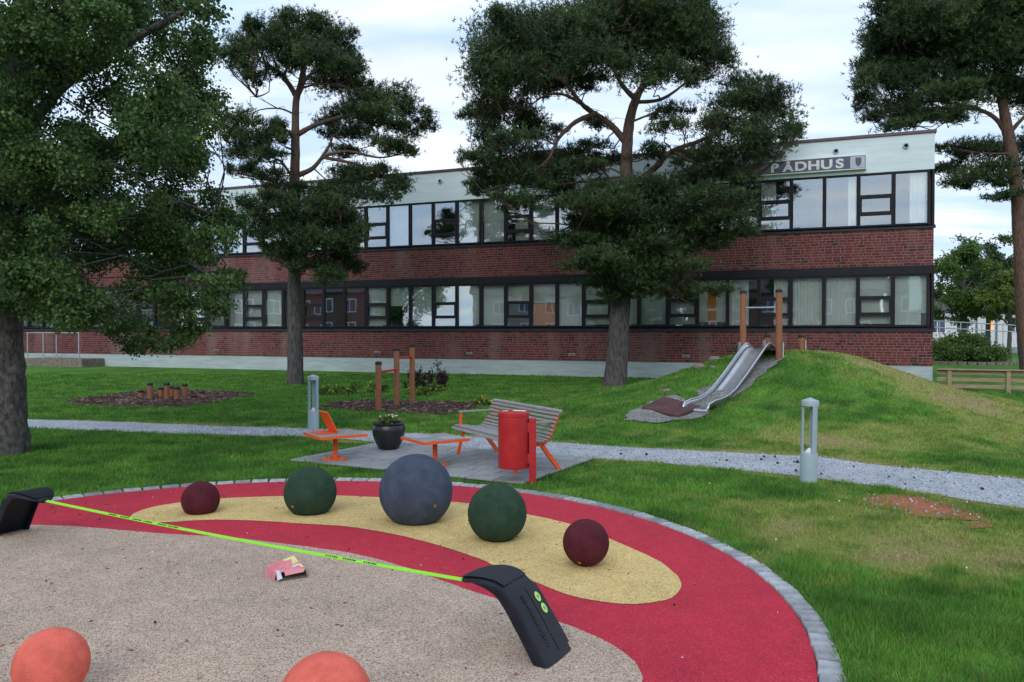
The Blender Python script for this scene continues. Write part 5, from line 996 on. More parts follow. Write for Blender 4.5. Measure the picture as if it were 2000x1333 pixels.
# bush with stone edging
def bush(name, label, base, w, d, h, seed, npads, per, size, cols, group=None, flowers=None, cat='bush'):
    rs = np.random.RandomState(seed); root = empty(name, (*base, float(H(*base)))); tag(root, label, cat, group)
    pads = []
    for q in range(npads):
        v = rand_dirs(1, rs)[0]; v[2] = abs(v[2]); r_ = rs.uniform(.55, .92)
        pads.append((v[0] * w * r_, v[1] * d * r_, max(.12 * h, v[2] * h * r_ * .95), w * .24, h * .20))
    b = MB()
    for p in pads[::2]:
        b.tube([(p[0] * .15, p[1] * .15, 0), (p[0] * .6, p[1] * .6, p[2] * .6), p[:3]], [.02 * w, .012 * w, .004 * w], 5, cap=False)
    b.build('stem', M_bark_birch, root)
    P, O, T = clump_points(pads, per, rs, 8, flat=1.0, spread=.3, area=w * .24 * h * .20)
    P[:, 2] = np.maximum(P[:, 2], 0.03)
    leaf_mesh('foliage', P, O, T, root, size, rs, cols, 0.0, 0.2)
    if flowers:
        k = rs.choice(len(P), flowers[0], replace=False); F = P[k] + O[k] * size
        n = len(F); V = []
        for q in range(3):
            s = rand_dirs(n, rs); t = perp(s, rs); V.append(np.stack([F - s * flowers[1], F + t * flowers[1], F + s * flowers[1], F - t * flowers[1]], 1))
        V = np.concatenate(V).reshape(-1, 3); big_mesh('blossom', V, np.arange(len(V)).reshape(-1, 4), flowers[2], root)
    return root
bush('bush', 'wide round green bush with a few white blossoms behind the fence', (24.3, 42.2), 2.3, 1.8, 1.75, 51, 46, 420, 0.13, GR, None, (26, 0.06, M_white))
es = empty('stone_edging', (24.3, 42.2, 0)); tag(es, 'low stone edging laid in front of the round bush', 'edging')
for k in range(18):
    a = math.pi * (1.0 + k / 17.0); b = MB(); b.box(-.20, .20, -.09, .09, -.05, .16)
    b.build('stone', M_rock, es, bevel=0.02, loc=(2.45 * math.cos(a), 2.0 * math.sin(a), 0), rot=(0, 0, a + math.pi / 2))
for k, (x, y, s_, lab) in enumerate(((-2.95, 24.2, .36, 'left one of two low dark purple shrubs behind the pull up bars'), (-2.35, 24.5, .42, 'right one of two low dark purple shrubs behind the pull up bars'))):
    bush('shrub', lab, (x, y), s_ * 1.1, s_ * .8, s_ * 1.9, 60 + k, 16, 60, 0.07, ((0.02, 0.015, 0.018), (0.06, 0.035, 0.045)), 'purple shrubs by the bars', cat='shrub')
FL = 'yellow flower clumps by the bars'
for k, (x, y, s_, nf, lab) in enumerate(((-5.05, 21.6, .34, 30, 'clump of yellow flowers nearest the left bollard lamp'), (-4.45, 21.9, .40, 34, 'second clump of yellow flowers left of the pull up bars'), (-3.85, 22.4, .38, 16, 'leafy clump with sparse yellow flowers left of the tall bars'), (-2.55, 21.6, .40, 18, 'leafy clump with yellow flowers between the two taller posts'), (-2.25, 22.8, .36, 22, 'clump of yellow flowers right of the tallest posts'), (-0.72, 18.7, .22, 16, 'small clump of yellow flowers at the tip of the mulch bed'))):
    bush('flower_clump', lab, (x, y), s_, s_ * .8, s_ * .9, 70 + k, 12, 60, 0.06, GR, FL, (nf, 0.028, M_petal_y), cat='flowers')

# ------------------------------------------------------------------ slide, platform, mound rocks
s_root = empty('slide', (0, 0, 0)); tag(s_root, 'stainless steel slide running down the grass mound', 'slide')
top = Vector((SL_TOP[0], SL_TOP[1], 0)); run = (Vector((*SL_END, 0)) - top).length
prof = [(-0.28, 1.36), (0.0, 1.36), (0.14, 1.335), (0.30, 1.26), (0.6, 1.09), (1.2, 0.755), (1.8, 0.45), (2.15, 0.335), (2.45, 0.285), (2.8, 0.265), (run, 0.255), (run + .05, 0.23), (run + .065, 0.17)]
W_ = 0.235
def ribbon(cross, closed=False):
    b = MB(); n_ = len(cross(0.5))
    for i, (r_, z) in enumerate(prof):
        c = top + sd * r_; vs_ = [c + sp_ * a + Vector((0, 0, z + h_)) for a, h_ in cross(i / (len(prof) - 1))]
        b.v += [tuple(v) for v in vs_]
    for i in range(len(prof) - 1):
        for q in range(n_ - 1): b.f.append((i * n_ + q, i * n_ + q + 1, (i + 1) * n_ + q + 1, (i + 1) * n_ + q))
    return b
def wallh(t): return 0.115 * min(1, 0.25 + t * 14) * (1 if t < .75 else max(.02, 1 - (t - .75) / .25 * .98))
bed = ribbon(lambda t: [(-W_, 0.03), (-W_ + .04, 0.004), (-W_ * .3, 0), (W_ * .3, 0), (W_ - .04, .004), (W_, .03)])
o = bed.build('slide_bed', M_steel, s_root, smooth=True); m_ = o.modifiers.new('solid', 'SOLIDIFY'); m_.thickness = 0.012
for sg in (-1, 1):
    w = ribbon(lambda t: [(sg * W_, 0.03), (sg * (W_ + .015), .03 + wallh(t) * .5), (sg * (W_ + .025), .03 + wallh(t))])
    o = w.build('side_wall', M_steel, s_root, smooth=True); m_ = o.modifiers.new('solid', 'SOLIDIFY'); m_.thickness = 0.008
    pts = [top + sd * r_ + sp_ * sg * (W_ + .028) + Vector((0, 0, z + .03 + wallh(i / (len(prof) - 1)))) for i, (r_, z) in enumerate(prof)]
    MB().tube(pts, 0.020, 8).build('edge_rail', M_steel, s_root, smooth=True)
MB().tube([top + sd * (run + .05) + sp_ * a + Vector((0, 0, .22)) for a in (-W_ - .02, W_ + .02)], 0.035, 10).build('end_roll', M_steel, s_root, smooth=True, sharp=40)

pf_root = empty('climbing_platform', (0, 0, 0)); tag(pf_root, 'wooden platform with four round posts and a steel bar above the slide', 'platform')
ctr = Vector((5.66, 17.85, 0)); up_ = -sd
def rpost(p, z0, z1, r_, parent, brk=None):
    o = MB().lathe([(r_ * 1.0, z0), (r_, z1 - .02), (r_ * .96, z1)], 16, (p.x, p.y, 0)).build('post', M_wood_post, parent, smooth=True, sharp=40)
    MB().lathe([(r_ * 1.12, z1 - .02), (r_ * 1.12, z1 + .03), (r_ * .8, z1 + .05), (r_ * .2, z1 + .058)], 16, (p.x, p.y, 0)).build('post_cap', M_blackcap, o, smooth=True, sharp=40)
    if brk:
        bz0, bz1, off = brk
        MB().obox((p.x + off.x, p.y + off.y, (bz0 + bz1) / 2), (off.normalized() * .012), Vector((-off.y, off.x, 0)).normalized() * .05, (0, 0, (bz1 - bz0) / 2)).build('bracket', M_galv, o)
    return o
for sg in (-1, 1):
    p = ctr + sp_ * sg * .42
    rpost(p, 0.6, 2.66, .072, pf_root, (0.95, 1.52, Vector((sg * .085, -.02, 0))))
    q = ctr + up_ * 1.45 + sp_ * sg * .42
    rpost(q, 0.6, 1.64, .072, pf_root, (1.05, 1.55, Vector((sg * .085, -.02, 0))))
a, b2 = ctr - sp_ * .42, ctr + sp_ * .42
MB().tube([(a.x, a.y, 2.31), (b2.x, b2.y, 2.31)], 0.019, 10).build('steel_bar', M_galv, pf_root, smooth=True, sharp=40)
for k in range(9):
    c = ctr + up_ * (0.10 + k * .165)
    MB().obox((c.x, c.y, 1.40 - .02), sp_ * .40, up_ * .075, (0, 0, .018)).build('deck_board', M_wood_deck, pf_root)
for sg in (-1, 1):
    c = ctr + up_ * .75 + sp_ * sg * .40
    MB().obox((c.x, c.y, 1.30), up_ * .72, sp_ * .025, (0, 0, .055)).build('deck_beam', M_wood_post, pf_root)
def rock(x, y, s_, label, seed):
    rs = random.Random(seed); bm = bmesh.new(); bmesh.ops.create_icosphere(bm, subdivisions=2, radius=1)
    for v in bm.verts:
        k = 1 + rs.uniform(-.16, .16); v.co = Vector((v.co.x * s_ * 1.35 * k, v.co.y * s_ * k, v.co.z * s_ * .75 * k))
    me = bpy.data.meshes.new('rock'); bm.to_mesh(me); bm.free()
    me.polygons.foreach_set('use_smooth', [True] * len(me.polygons))
    tag(link('rock', me, M_rock, None, (x, y, float(H(x, y)) + s_ * .10)), label, 'rock', 'rocks beside the slide')
rock(4.85, 18.75, .13, 'round boulder at the top of the mound left of the slide', 1)
rock(4.35, 18.2, .12, 'flat boulder lower down the mound left of the slide', 2)
rock(4.55, 17.75, .06, 'small stone nearest the left edge of the slide', 3)
rock(3.3, 16.75, .08, 'pebble sized stone in the grass left of the slide foot', 4)

# ------------------------------------------------------------------ posts and bars
bars = empty('pull_up_bars', (0, 0, 0)); tag(bars, 'three brown round posts joined by two red pull up bars', 'pull up bars')
PB_ = [Vector((-2.97, 17.43, 1.10)), Vector((-2.72, 18.49, 1.38)), Vector((-2.47, 19.40, 1.45))]
for p in PB_: rpost(p, -.1, p.z - .05, .068, bars)
for (p, q, z) in ((PB_[0], PB_[1], .86), (PB_[1], PB_[2], 1.13)):
    MB().tube([(p.x, p.y, z), (q.x, q.y, z + .01)], 0.026, 10).build('bar', M_redbar, bars, smooth=True, sharp=40)
STEP = [(-9.82, 20.71, .21, 'short stepping post farthest left in the mulch'), (-9.36, 20.26, .43, 'tall stepping post second from left in the mulch'), (-9.42, 21.03, .26, 'short stepping post between the two tall left ones'), (-8.99, 20.41, .42, 'tall stepping post in the middle of the mulch bed'), (-9.07, 20.87, .30, 'medium stepping post half hidden behind the tall middle one'), (-8.60, 20.11, .34, 'thick stepping post in front right of the tall middle one'), (-8.85, 21.19, .34, 'stepping post at the back of the right hand group'), (-8.30, 21.00, .16, 'stubby stepping post standing behind the lowest stump'), (-8.19, 20.18, .12, 'lowest stepping stump at the right end of the group')]
for x, y, z, lab in STEP:
    r_ = empty('stepping_post', (x, y, 0)); tag(r_, lab, 'post', 'stepping posts in the mulch')
    rpost(Vector((0, 0, 0)), -.1, z - .04, .068, r_)

# ------------------------------------------------------------------ bollard lamps
def bollard(x, y, label, rz, tilt=(0, 0)):
    r_ = empty('bollard_lamp', (x, y, 0), rz); tag(r_, label, 'lamp', 'grey bollard lamps'); r_.rotation_euler = (tilt[0], tilt[1], rz)
    MB().lathe([(.098, -.05), (.098, .335), (.094, .345), (.075, .352)], 28).build('base', M_grey_lamp, r_, smooth=True, sharp=35)
    for k in range(3):
        a = 2 * math.pi * k / 3 + .5; c = Vector((math.cos(a), math.sin(a), 0))
        n_ = 7; b = MB(); vs_ = []
        for z in (.34, .93):
            for rr in (.097, .072):
                for i in range(n_): t = a + (i / (n_ - 1) - .5) * .72; vs_.append((rr * math.cos(t), rr * math.sin(t), z))
        fs_ = []
        for i in range(n_ - 1):
            fs_ += [(i, i + 1, 2 * n_ + i + 1, 2 * n_ + i), (n_ + i + 1, n_ + i, 3 * n_ + i, 3 * n_ + i + 1)]
        fs_ += [(0, 2 * n_, 3 * n_, n_), (n_ - 1, 2 * n_ - 1, 4 * n_ - 1, 3 * n_ - 1)]
        b.add(vs_, fs_); b.build('upright', M_grey_lamp, r_)
    MB().lathe([(.05, .33), (.05, .352), (.012, .40)], 20).build('inner_cone', M_white, r_, smooth=True, sharp=35)
    MB().lathe([(.07, .90), (.10, .90), (.101, .955), (.097, .965), (.004, 1.0)], 28).build('cap', M_grey_lamp, r_, smooth=True, sharp=35)
bollard(3.52, 9.29, 'grey bollard lamp on the lawn to the right, nearer the camera', 0.35, (0, R(1.2)))
bollard(-3.58, 14.12, 'grey bollard lamp by the path behind the orange laptop table', 1.2)

# ------------------------------------------------------------------ bench
bn = empty('bench', (-0.76, 11.10, 0.036), math.atan2(-.88, .476)); tag(bn, 'grey slatted bench with bright orange steel frame on the patio', 'bench')
curve = [(-.06, .352), (-.045, .385), (-.01, .40), (.10, .395), (.22, .375), (.33, .365), (.41, .385), (.465, .445), (.505, .53), (.55, .63), (.595, .72)]
cs = smooth_poly(curve, 8, False)
acc = [0]
for i in range(1, len(cs)): acc.append(acc[-1] + math.hypot(cs[i][0] - cs[i - 1][0], cs[i][1] - cs[i - 1][1]))
def at_len(s_):
    s_ = max(0, min(acc[-1] - 1e-6, s_)); i = max(j for j in range(len(acc) - 1) if acc[j] <= s_); t = (s_ - acc[i]) / (acc[i + 1] - acc[i])
    p = [cs[i][c] + (cs[i + 1][c] - cs[i][c]) * t for c in (0, 1)]; d = (cs[i + 1][0] - cs[i][0], cs[i + 1][1] - cs[i][1]); l = math.hypot(*d)
    return p, (d[0] / l, d[1] / l)
X0, X1 = -.07, 1.77
ns = 17; stp = acc[-1] / ns
for k in range(ns):
    (y, z), (ty, tz) = at_len((k + .5) * stp); w = stp * .5 - (.010 if k > 6 else .004)
    MB().obox(((X0 + X1) / 2, y - tz * .012, z + ty * .012), ((X1 - X0) / 2, 0, 0), (0, ty * w, tz * w), (0, -tz * .012, ty * .012)).build('slat', M_wood_grey, bn, bevel=0.005)
(y, z), (ty, tz) = at_len(acc[-1])
MB().obox(((X0 + X1) / 2, y + .008, z + .018), ((X1 - X0) / 2 + .01, 0, 0), (0, .028, .008), (0, -.006, .022)).build('top_rail', M_wood_grey, bn, bevel=0.014)
for xx, nm in ((0.0, 'l'), (1.68, 'r')):
    fr = empty('end_frame', (0, 0, 0)); fr.parent = bn
    pts = [at_len(acc[-1] * k / 24) for k in range(1, 25)]
    b = MB(); n_ = len(pts)
    for (y, z), (ty, tz) in pts:
        y0, z0 = y + tz * .004, z - ty * .004
        th = .05
        b.v += [(xx - .02, y0, z0), (xx + .02, y0, z0), (xx + .02, y0 + tz * th, z0 - ty * th), (xx - .02, y0 + tz * th, z0 - ty * th)]
    for i in range(n_ - 1):
        for q in range(4): b.f.append((i * 4 + q, i * 4 + (q + 1) % 4, (i + 1) * 4 + (q + 1) % 4, (i + 1) * 4 + q))
    b.f += [(0, 1, 2, 3), tuple(range(n_ * 4 - 1, n_ * 4 - 5, -1))]
    b.build('curved_bar', M_orange, fr)
    MB().obox((xx, .035, .17), (.02, 0, 0), (0, .021, 0), (0, .045, .178)).build('leg', M_orange, fr, bevel=.003)
    MB().obox((xx, .50, .165), (.02, 0, 0), (0, .024, .012), (0, .135, -.172)).build('leg', M_orange, fr, bevel=.003)
    MB().obox((xx, .035, .49), (.02, 0, 0), (0, .015, 0), (0, 0, .105)).build('arm_post', M_orange, fr, bevel=.003)
    MB().obox((xx, .27, .607), (.026, 0, 0), (0, .265, 0), (0, 0, .011)).build('armrest', M_wood_grey, fr, bevel=.006)

# ------------------------------------------------------------------ litter bin
bi = empty('litter_bin', (0.24, 9.14, 0.0)); tag(bi, 'red cylindrical litter bin on a square red post before the bench', 'bin')
MB().box(-.042, .042, -.03, .03, -.1, .77).build('post', M_red_bin, bi, bevel=.006)
cb = (-.222, .05, 0)
MB().lathe([(.05, .185), (.178, .187), (.181, .20), (.181, .80)], 40, cb).build('barrel', M_red_bin, bi, smooth=True, sharp=35)
lid = MB().lathe([(.184, .795), (.188, .80), (.188, .835), (.178, .848), (.04, .856)], 40, cb).build('lid', M_red_bin, bi, smooth=True, sharp=35)
MB().obox((cb[0] + .07, cb[1] - .02, .8565), (.075, -.012, -.0028), (.006, .032, 0), (0, 0, .0022)).build('sticker', M_white, lid)
MB().obox((cb[0] - .10, cb[1] - .05, .856), (.03, .012, 0), (-.003, .014, 0), (0, 0, .002)).build('sticker', M_white, lid)
for z in (.30, .66):
    MB().box(-.072, -.036, -.028, .03, z - .055, z + .055).build('bracket', M_red_bin, bi, bevel=.004)

# ------------------------------------------------------------------ square tables
def table(x, y, label):
    r_ = empty('small_table', (x, y, 0.037), R(33.5)); tag(r_, label, 'table', 'orange framed square tables')
    MB().lathe([(.175, 0), (.175, .010), (.165, .014)], 32).build('base_plate', M_orange, r_, smooth=True, sharp=35)
    for k in range(4):
        a = k * math.pi / 2 + .4; MB().lathe([(.014, .012), (.014, .022)], 8, (.125 * math.cos(a), .125 * math.sin(a), 0)).build('bolt', M_galv, r_)
    MB().tube([(0, 0, .01), (0, 0, .33)], .032, 20).build('pedestal', M_orange, r_, smooth=True, sharp=40)
    h_ = .335; w = MB()
    for q in ((-h_, h_, -h_, -h_ + .008, .318, .352), (-h_, h_, h_ - .008, h_, .318, .352), (-h_, -h_ + .008, -h_ + .009, h_ - .009, .318, .352), (h_ - .008, h_, -h_ + .009, h_ - .009, .318, .352), (-h_ + .009, h_ - .009, -.04, .04, .318, .33), (-.04, .04, -h_ + .009, -.041, .318, .33), (-.04, .04, .041, h_ - .009, .318, .33)): w.box(*q)
    w.build('rim', M_orange, r_)
    for k in range(11):
        x0 = -h_ + .012 + k * .0588
        MB().box(x0, x0 + .050, -h_ + .010, h_ - .010, .332, .357).build('slat', M_wood_grey, r_, bevel=.003)
    return r_
t1 = table(-2.42, 10.72, 'square orange table with an orange laptop shape on top')
lp = empty('laptop_sculpture', (-2.46, 10.80, 0.396), R(33.5)); tag(lp, 'orange metal laptop shape standing open on the left table', 'laptop')
MB().box(-.27, -.02, -.17, .17, 0, .008).build('keyboard_plate', M_orange, lp, bevel=.003)
MB().obox((-.075, 0, .145), (-.075, 0, .145), (0, .175, 0), (.007, 0, .0035)).build('screen_plate', M_orange, lp, bevel=.003)
t2 = table(-1.01, 10.27, 'square orange table with pale game squares beside the bench')
for (x0, x1, y0, y1) in ((-.30, -.01, .02, .30), (.01, .30, -.30, -.02)):
    MB().box(x0, x1, y0, y1, .3585, .3615).build('game_square', M_galv, t2)

# ------------------------------------------------------------------ planter
pt = empty('flower_pot', (-1.83, 11.62, 0.037)); tag(pt, 'round black glazed flower pot with small flowers on the patio', 'flower pot')
MB().lathe([(.13, 0), (.155, .02), (.205, .12), (.238, .22), (.245, .29), (.235, .345), (.225, .36), (.232, .37), (.245, .378), (.246, .392), (.225, .394), (.215, .37), (.212, .34)], 40).build('pot', M_pot, pt, smooth=True, sharp=60)
MB().lathe([(.214, .335), (.10, .355)], 24).build('soil', M_soil, pt)
rs = np.random.RandomState(81); pads = [(rs.normal() * .05, rs.normal() * .05, .40 + rs.rand() * .06, .07, .05) for k in range(8)]
P, O, T = clump_points(pads, 45, rs, 6, flat=1, area=.0048)
leaf_mesh('leaves', P, O, T, pt, .055, rs, GR, 0, 0)
b = MB()
for k in range(14):
    x, y, z = rs.normal() * .055, rs.normal() * .05, .465 + rs.rand() * .04
    b.lathe([(.004, -.012), (.020, .0), (.016, .008), (.004, .011)], 7, (x, y, z))
b.build('blossom', M_petal_w, pt)

# ------------------------------------------------------------------ rubber balls
def ball(x, y, zc, r_, mat, label, plugs=()):
    root = empty('rubber_ball', (x, y, 0.003)); tag(root, label, 'ball', 'rubber balls on the playground')
    bm = bmesh.new(); bmesh.ops.create_uvsphere(bm, u_segments=56, v_segments=40, radius=r_)
    for v in bm.verts: v.co.z = max(v.co.z + zc, 0.0)
    me = bpy.data.meshes.new('ball'); bm.to_mesh(me); bm.free(); me.polygons.foreach_set('use_smooth', [True] * len(me.polygons))
    o = link('ball_body', me, mat, root)
    MB().lathe([(r_ - .002, -.0022), (r_ + .0006, -.0012), (r_ + .0006, .0012), (r_ - .002, .0022)], 72, (0, 0, zc)).build('mould_seam', mat, o, smooth=True)
    for az, el in plugs:
        d = Vector((math.cos(R(az)) * math.cos(R(el)), math.sin(R(az)) * math.cos(R(el)), math.sin(R(el))))
        c = d * r_ + Vector((0, 0, zc)); p = MB().lathe([(.014, -.006), (.014, .0015), (.010, .003)], 12)
        po = p.build('plug', M_plug, root, loc=c); po.rotation_euler = d.to_track_quat('Z', 'Y').to_euler()
    return root
ball(-3.075, 7.722, .122, .181, M_ball_maroon, 'maroon rubber ball at the left end of the yellow crescent')
ball(-1.991, 7.722, .195, .255, M_ball_green, 'dark green rubber ball between the left maroon ball and the blue one', ((-120, -22),))
ball(-0.904, 7.369, .282, .345, M_ball_blue, 'large slate blue rubber ball, biggest of the row', ((-52, -14),))
ball(-0.127, 6.735, .220, .254, M_ball_green, 'dark green rubber ball right of the large blue ball')
ball(0.566, 5.984, .170, .177, M_ball_maroon, 'maroon rubber ball at the right end of the yellow crescent', ((-118, -45),))
ball(-2.278, 3.857, .145, .172, M_ball_orange, 'orange red rubber ball cut by the bottom left corner')
ball(-0.82, 3.416, .170, .205, M_ball_orange, 'orange red rubber ball cut by the bottom edge in the middle')

# ------------------------------------------------------------------ slackline
RB, LB = Vector((0.265, 4.26, 0.004)), Vector((-4.50, 6.95, 0.004))
ld_ = (LB - RB); ld_.z = 0; ld_.normalize()
PROF = smooth_poly([(0, 0), (.075, .115), (.15, .225), (.215, .315), (.265, .365), (.33, .398), (.41, .408), (.50, .398), (.57, .378), (.625, .352)], 5, False)
def slack_post(base, direc, label, text):
    root = empty('slackline_post', base, math.atan2(direc.y, direc.x)); tag(root, label, 'slackline post', 'slackline posts')
    n_ = len(PROF)
    def width(i):
        t = PROF[i][0]
        if t < .27: return .155 - .012 * (t / .27)
        k = (t - .27) / .355; return .143 * math.sqrt(max(0.05, 1 - (k ** 3.4) * .95)) * (1 + .10 * math.sin(k * 3.1))
    def frame(i):
        a, c = PROF[max(0, i - 1)], PROF[min(n_ - 1, i + 1)]; d = Vector((c[0] - a[0], 0, c[1] - a[1])).normalized()
        return Vector((PROF[i][0], 0, PROF[i][1])), Vector((-d.z, 0, d.x))
    b = MB(); m = None
    for i in range(n_):
        p, nrm = frame(i); w = width(i); fl = .075 if PROF[i][0] < .25 else max(.02, .075 - (PROF[i][0] - .25) * .22)
        if nrm.z < 0: nrm = -nrm
        sec = [(-w + .004, -fl), (-w, -.02), (-w + .006, -.005), (-w + .02, 0), (-w * .45, .006), (0, .008), (w * .45, .006), (w - .02, 0), (w - .006, -.005), (w, -.02), (w - .004, -fl), (w - .018, -fl), (w - .020, -.028), (-w + .020, -.028), (-w + .018, -fl)]
        m = len(sec); b.v += [tuple(p + Vector((0, a, 0)) + nrm * h_) for a, h_ in sec]
    for i in range(n_ - 1):
        for q in range(m): b.f.append((i * m + q, i * m + (q + 1) % m, (i + 1) * m + (q + 1) % m, (i + 1) * m + q))
    b.f += [tuple(reversed(range(m))), tuple(range((n_ - 1) * m, n_ * m))]
    b.v = [(x, y, max(z, -.01)) for x, y, z in b.v]
    shell = b.build('shell', M_blackplastic, root, smooth=True, sharp=28)
    def strip(y0, y1, i0, i1, h_, name, mat):
        q = MB()
        for i in range(i0, i1 + 1):
            p, nrm = frame(i); nrm = nrm if nrm.z > 0 else -nrm; w = width(i)
            q.v += [tuple(p + Vector((0, y0 * w, 0)) + nrm * (h_ - .003)), tuple(p + Vector((0, y0 * w, 0)) + nrm * h_), tuple(p + Vector((0, y1 * w, 0)) + nrm * h_), tuple(p + Vector((0, y1 * w, 0)) + nrm * (h_ - .003))]
        for i in range(i1 - i0):
            for k in range(3): q.f.append((i * 4 + k, i * 4 + k + 1, (i + 1) * 4 + k + 1, (i + 1) * 4 + k))
        q.f += [(0, 1, 2, 3), (len(q.v) - 1, len(q.v) - 2, len(q.v) - 3, len(q.v) - 4)]
        return q.build(name, mat, shell)
    strip(-.93, -.10, 2, 17, .0105, 'raised_panel', M_blackplastic)
    strip(-.86, .86, 22, n_ - 4, .0115, 'foot_pad', M_blackplastic)
    # moulded marks along the stem
    rr = random.Random(4)
    for k in range(20):
        f_ = 3.5 + k * .62; i = int(f_); p0, nrm = frame(i); p1, _ = frame(min(i + 1, n_ - 1)); nrm = nrm if nrm.z > 0 else -nrm
        p = p0 + (p1 - p0) * (f_ - i); d = (p1 - p0).normalized()
        MB().obox(p + Vector((0, .055, 0)) + nrm * .009, Vector((0, rr.uniform(.006, .013), 0)), d * rr.uniform(.0022, .005), nrm * .0022).build('moulded_mark', M_dark, shell)
    if text:
        for i, yy in ((13, -.075), (10, -.078)):
            p, nrm = frame(i); nrm = nrm if nrm.z > 0 else -nrm; d = Vector((nrm.z, 0, -nrm.x)); q = MB(); n2 = 20; vs_ = []
            c = p + Vector((0, yy, 0)) + nrm * .0132
            q.add([c + Vector((0, math.cos(2 * math.pi * k / n2) * .024, 0)) + d * math.sin(2 * math.pi * k / n2) * .030 for k in range(n2)], [tuple(range(n2))])
            so_ = q.build('sticker', M_sticker, shell)
            q = MB(); c = c + nrm * .001
            for kx in (-1, 0, 1): q.obox(c + Vector((0, kx * .0055, 0)), Vector((0, .0016, 0)), d * .009, nrm * .0005)
            q.build('sticker_print', M_stickermark, so_)
    return root
slack_post(RB, ld_, 'near black curved plastic slackline post with two lime stickers', True)
slack_post(LB, -ld_, 'far black curved plastic slackline post at the left edge', False)
a = RB + ld_ * .60 + Vector((0, 0, .335)); c = LB - ld_ * .60 + Vector((0, 0, .345)); side = Vector((-ld_.y, ld_.x, 0)); b = MB(); n_ = 40
for i in range(n_ + 1):
    t = i / n_; p = a + (c - a) * t + Vector((0, 0, -.018 * math.sin(math.pi * t))); tw = side * math.cos(.55) - Vector((0, 0, math.sin(.55)))
    b.v += [tuple(p - tw * .011 + Vector((0, 0, .0015))), tuple(p + tw * .011 + Vector((0, 0, .0015))), tuple(p + tw * .011 - Vector((0, 0, .0015))), tuple(p - tw * .011 - Vector((0, 0, .0015)))]
for i in range(n_):
    for q in range(4): b.f.append((i * 4 + q, i * 4 + (q + 1) % 4, (i + 1) * 4 + (q + 1) % 4, (i + 1) * 4 + q))
slk = b.build('slackline', M_strap)
rr = random.Random(8); pb_ = MB()
for t0 in (.16, .20, .235, .60, .63, .67, .70, .735, .77):
    t = t0; tw = side * math.cos(.55) - Vector((0, 0, math.sin(.55))); up2 = ld_.cross(tw).normalized(); up2 = up2 if up2.z > 0 else -up2
    p = a + (c - a) * t + Vector((0, 0, -.018 * math.sin(math.pi * t))) + up2 * .0035
    for k in range(6): pb_.obox(p + ld_ * (k * .018), ld_ * rr.uniform(.003, .007), tw * .005, up2 * .0006)
pb_.build('print', M_dark, slk)
tag(slk, 'lime green slackline webbing stretched low across the playground', 'slackline')

# ------------------------------------------------------------------ carton
ca = empty('crushed_carton', (-1.67, 5.72, 0.005), R(14)); tag(ca, 'crushed pink and yellow cardboard carton lying on the beige floor', 'carton')
def quad(p, mat, name, parent=ca):
    o = MB().add(p, [(0, 1, 2, 3)]).build(name, mat, parent); m_ = o.modifiers.new('solid', 'SOLIDIFY'); m_.thickness = .0022; return o
ca.scale = (1.12, 1.55, 1.25)
tl, tr, br_, bl = (-.115, .055, .042), (.062, .105, .075), (.135, -.035, .045), (-.045, -.07, .040)
tp = quad([bl, br_, tr, tl], M_carton_pink, 'top_panel')
quad([(-.125, .055, 0), (-.055, -.075, 0), bl, tl], M_carton_pink, 'side_panel')
quad([(-.125, .055, 0.002), (.065, .11, 0.002), tr, tl], M_carton_pink, 'side_panel')
quad([(-.125, .055, .002), (.065, .11, .002), (.15, -.06, .002), (-.03, -.085, .002)], M_carton_in, 'bottom_panel')
quad([(-.045, -.07, .060), (-.02, -.066, .050), (-.004, -.10, .018), (-.035, -.11, .012)], M_carton_white, 'flap')
quad([(.005, -.063, .052), (.135, -.036, .042), (.125, -.055, .030), (.012, -.088, .028)], M_carton_pink, 'flap')
quad([(.15, -.06, .003), (.135, -.035, .043), (.065, .11, .046), (.07, .11, .004)], M_carton_in, 'side_panel')
def on_top(u_, v_, dz=.003):
    A, Bq, Cq, D = [Vector(q) for q in (bl, br_, tr, tl)]
    return (A * (1 - u_) + Bq * u_) * (1 - v_) + (D * (1 - u_) + Cq * u_) * v_ + Vector((0, 0, dz))
for pts, mt_ in (([(.58, .98), (.97, .98), (.97, .5), (.72, .42), (.6, .6)], M_carton_yellow), ([(.28, .45), (.45, .75), (.6, .72), (.5, .42)], M_carton_yellow), ([(.62, .3), (.9, .42), (.92, .28), (.7, .18)], M_carton_white), ([(.08, .2), (.3, .28), (.3, .12), (.12, .06)], M_carton_white), ([(.86, .28), (.98, .36), (.98, .06), (.9, .08)], M_carton_yellow)):
    MB().add([on_top(*p) for p in pts], [tuple(range(len(pts)))]).build('print', mt_, tp)

# ------------------------------------------------------------------ fence, railing, far houses
d_f = Vector((.9326, -.3608, 0)); n_f = Vector((-.3608, -.9326, 0)); f0 = Vector((13.86, 25.55, 0)) + d_f * .05
fe = empty('wooden_fence', f0, math.atan2(d_f.y, d_f.x)); tag(fe, 'low weathered wooden rail fence beside the building corner', 'fence')
for x in (0.30, 1.95, 3.6, 5.25, 6.9):
    MB().box(x - .06, x + .06, -.05, .05, -.5, .50).build('post', M_wood_fence, fe, bevel=.006)
MB().box(-.05, 7.3, -.085, .075, .503, .545).build('top_rail', M_wood_fence, fe, bevel=.005)
for z0, z1 in ((.36, .50), (.14, .26), (-.08, .04)):
    MB().box(-.05, 7.3, .052, .078, z0, z1).build('rail', M_wood_fence, fe, bevel=.004)
ra = empty('handrail', (26.2, 50, 0)); tag(ra, 'double galvanised handrail of a ramp behind the round bush', 'handrail')
for k in range(7):
    x = k * 1.35 - .3; MB().tube([(x, 0, 0), (x, 0, 2.42 - x * .055)], .03, 8).build('post', M_galv, ra, smooth=True, sharp=40)
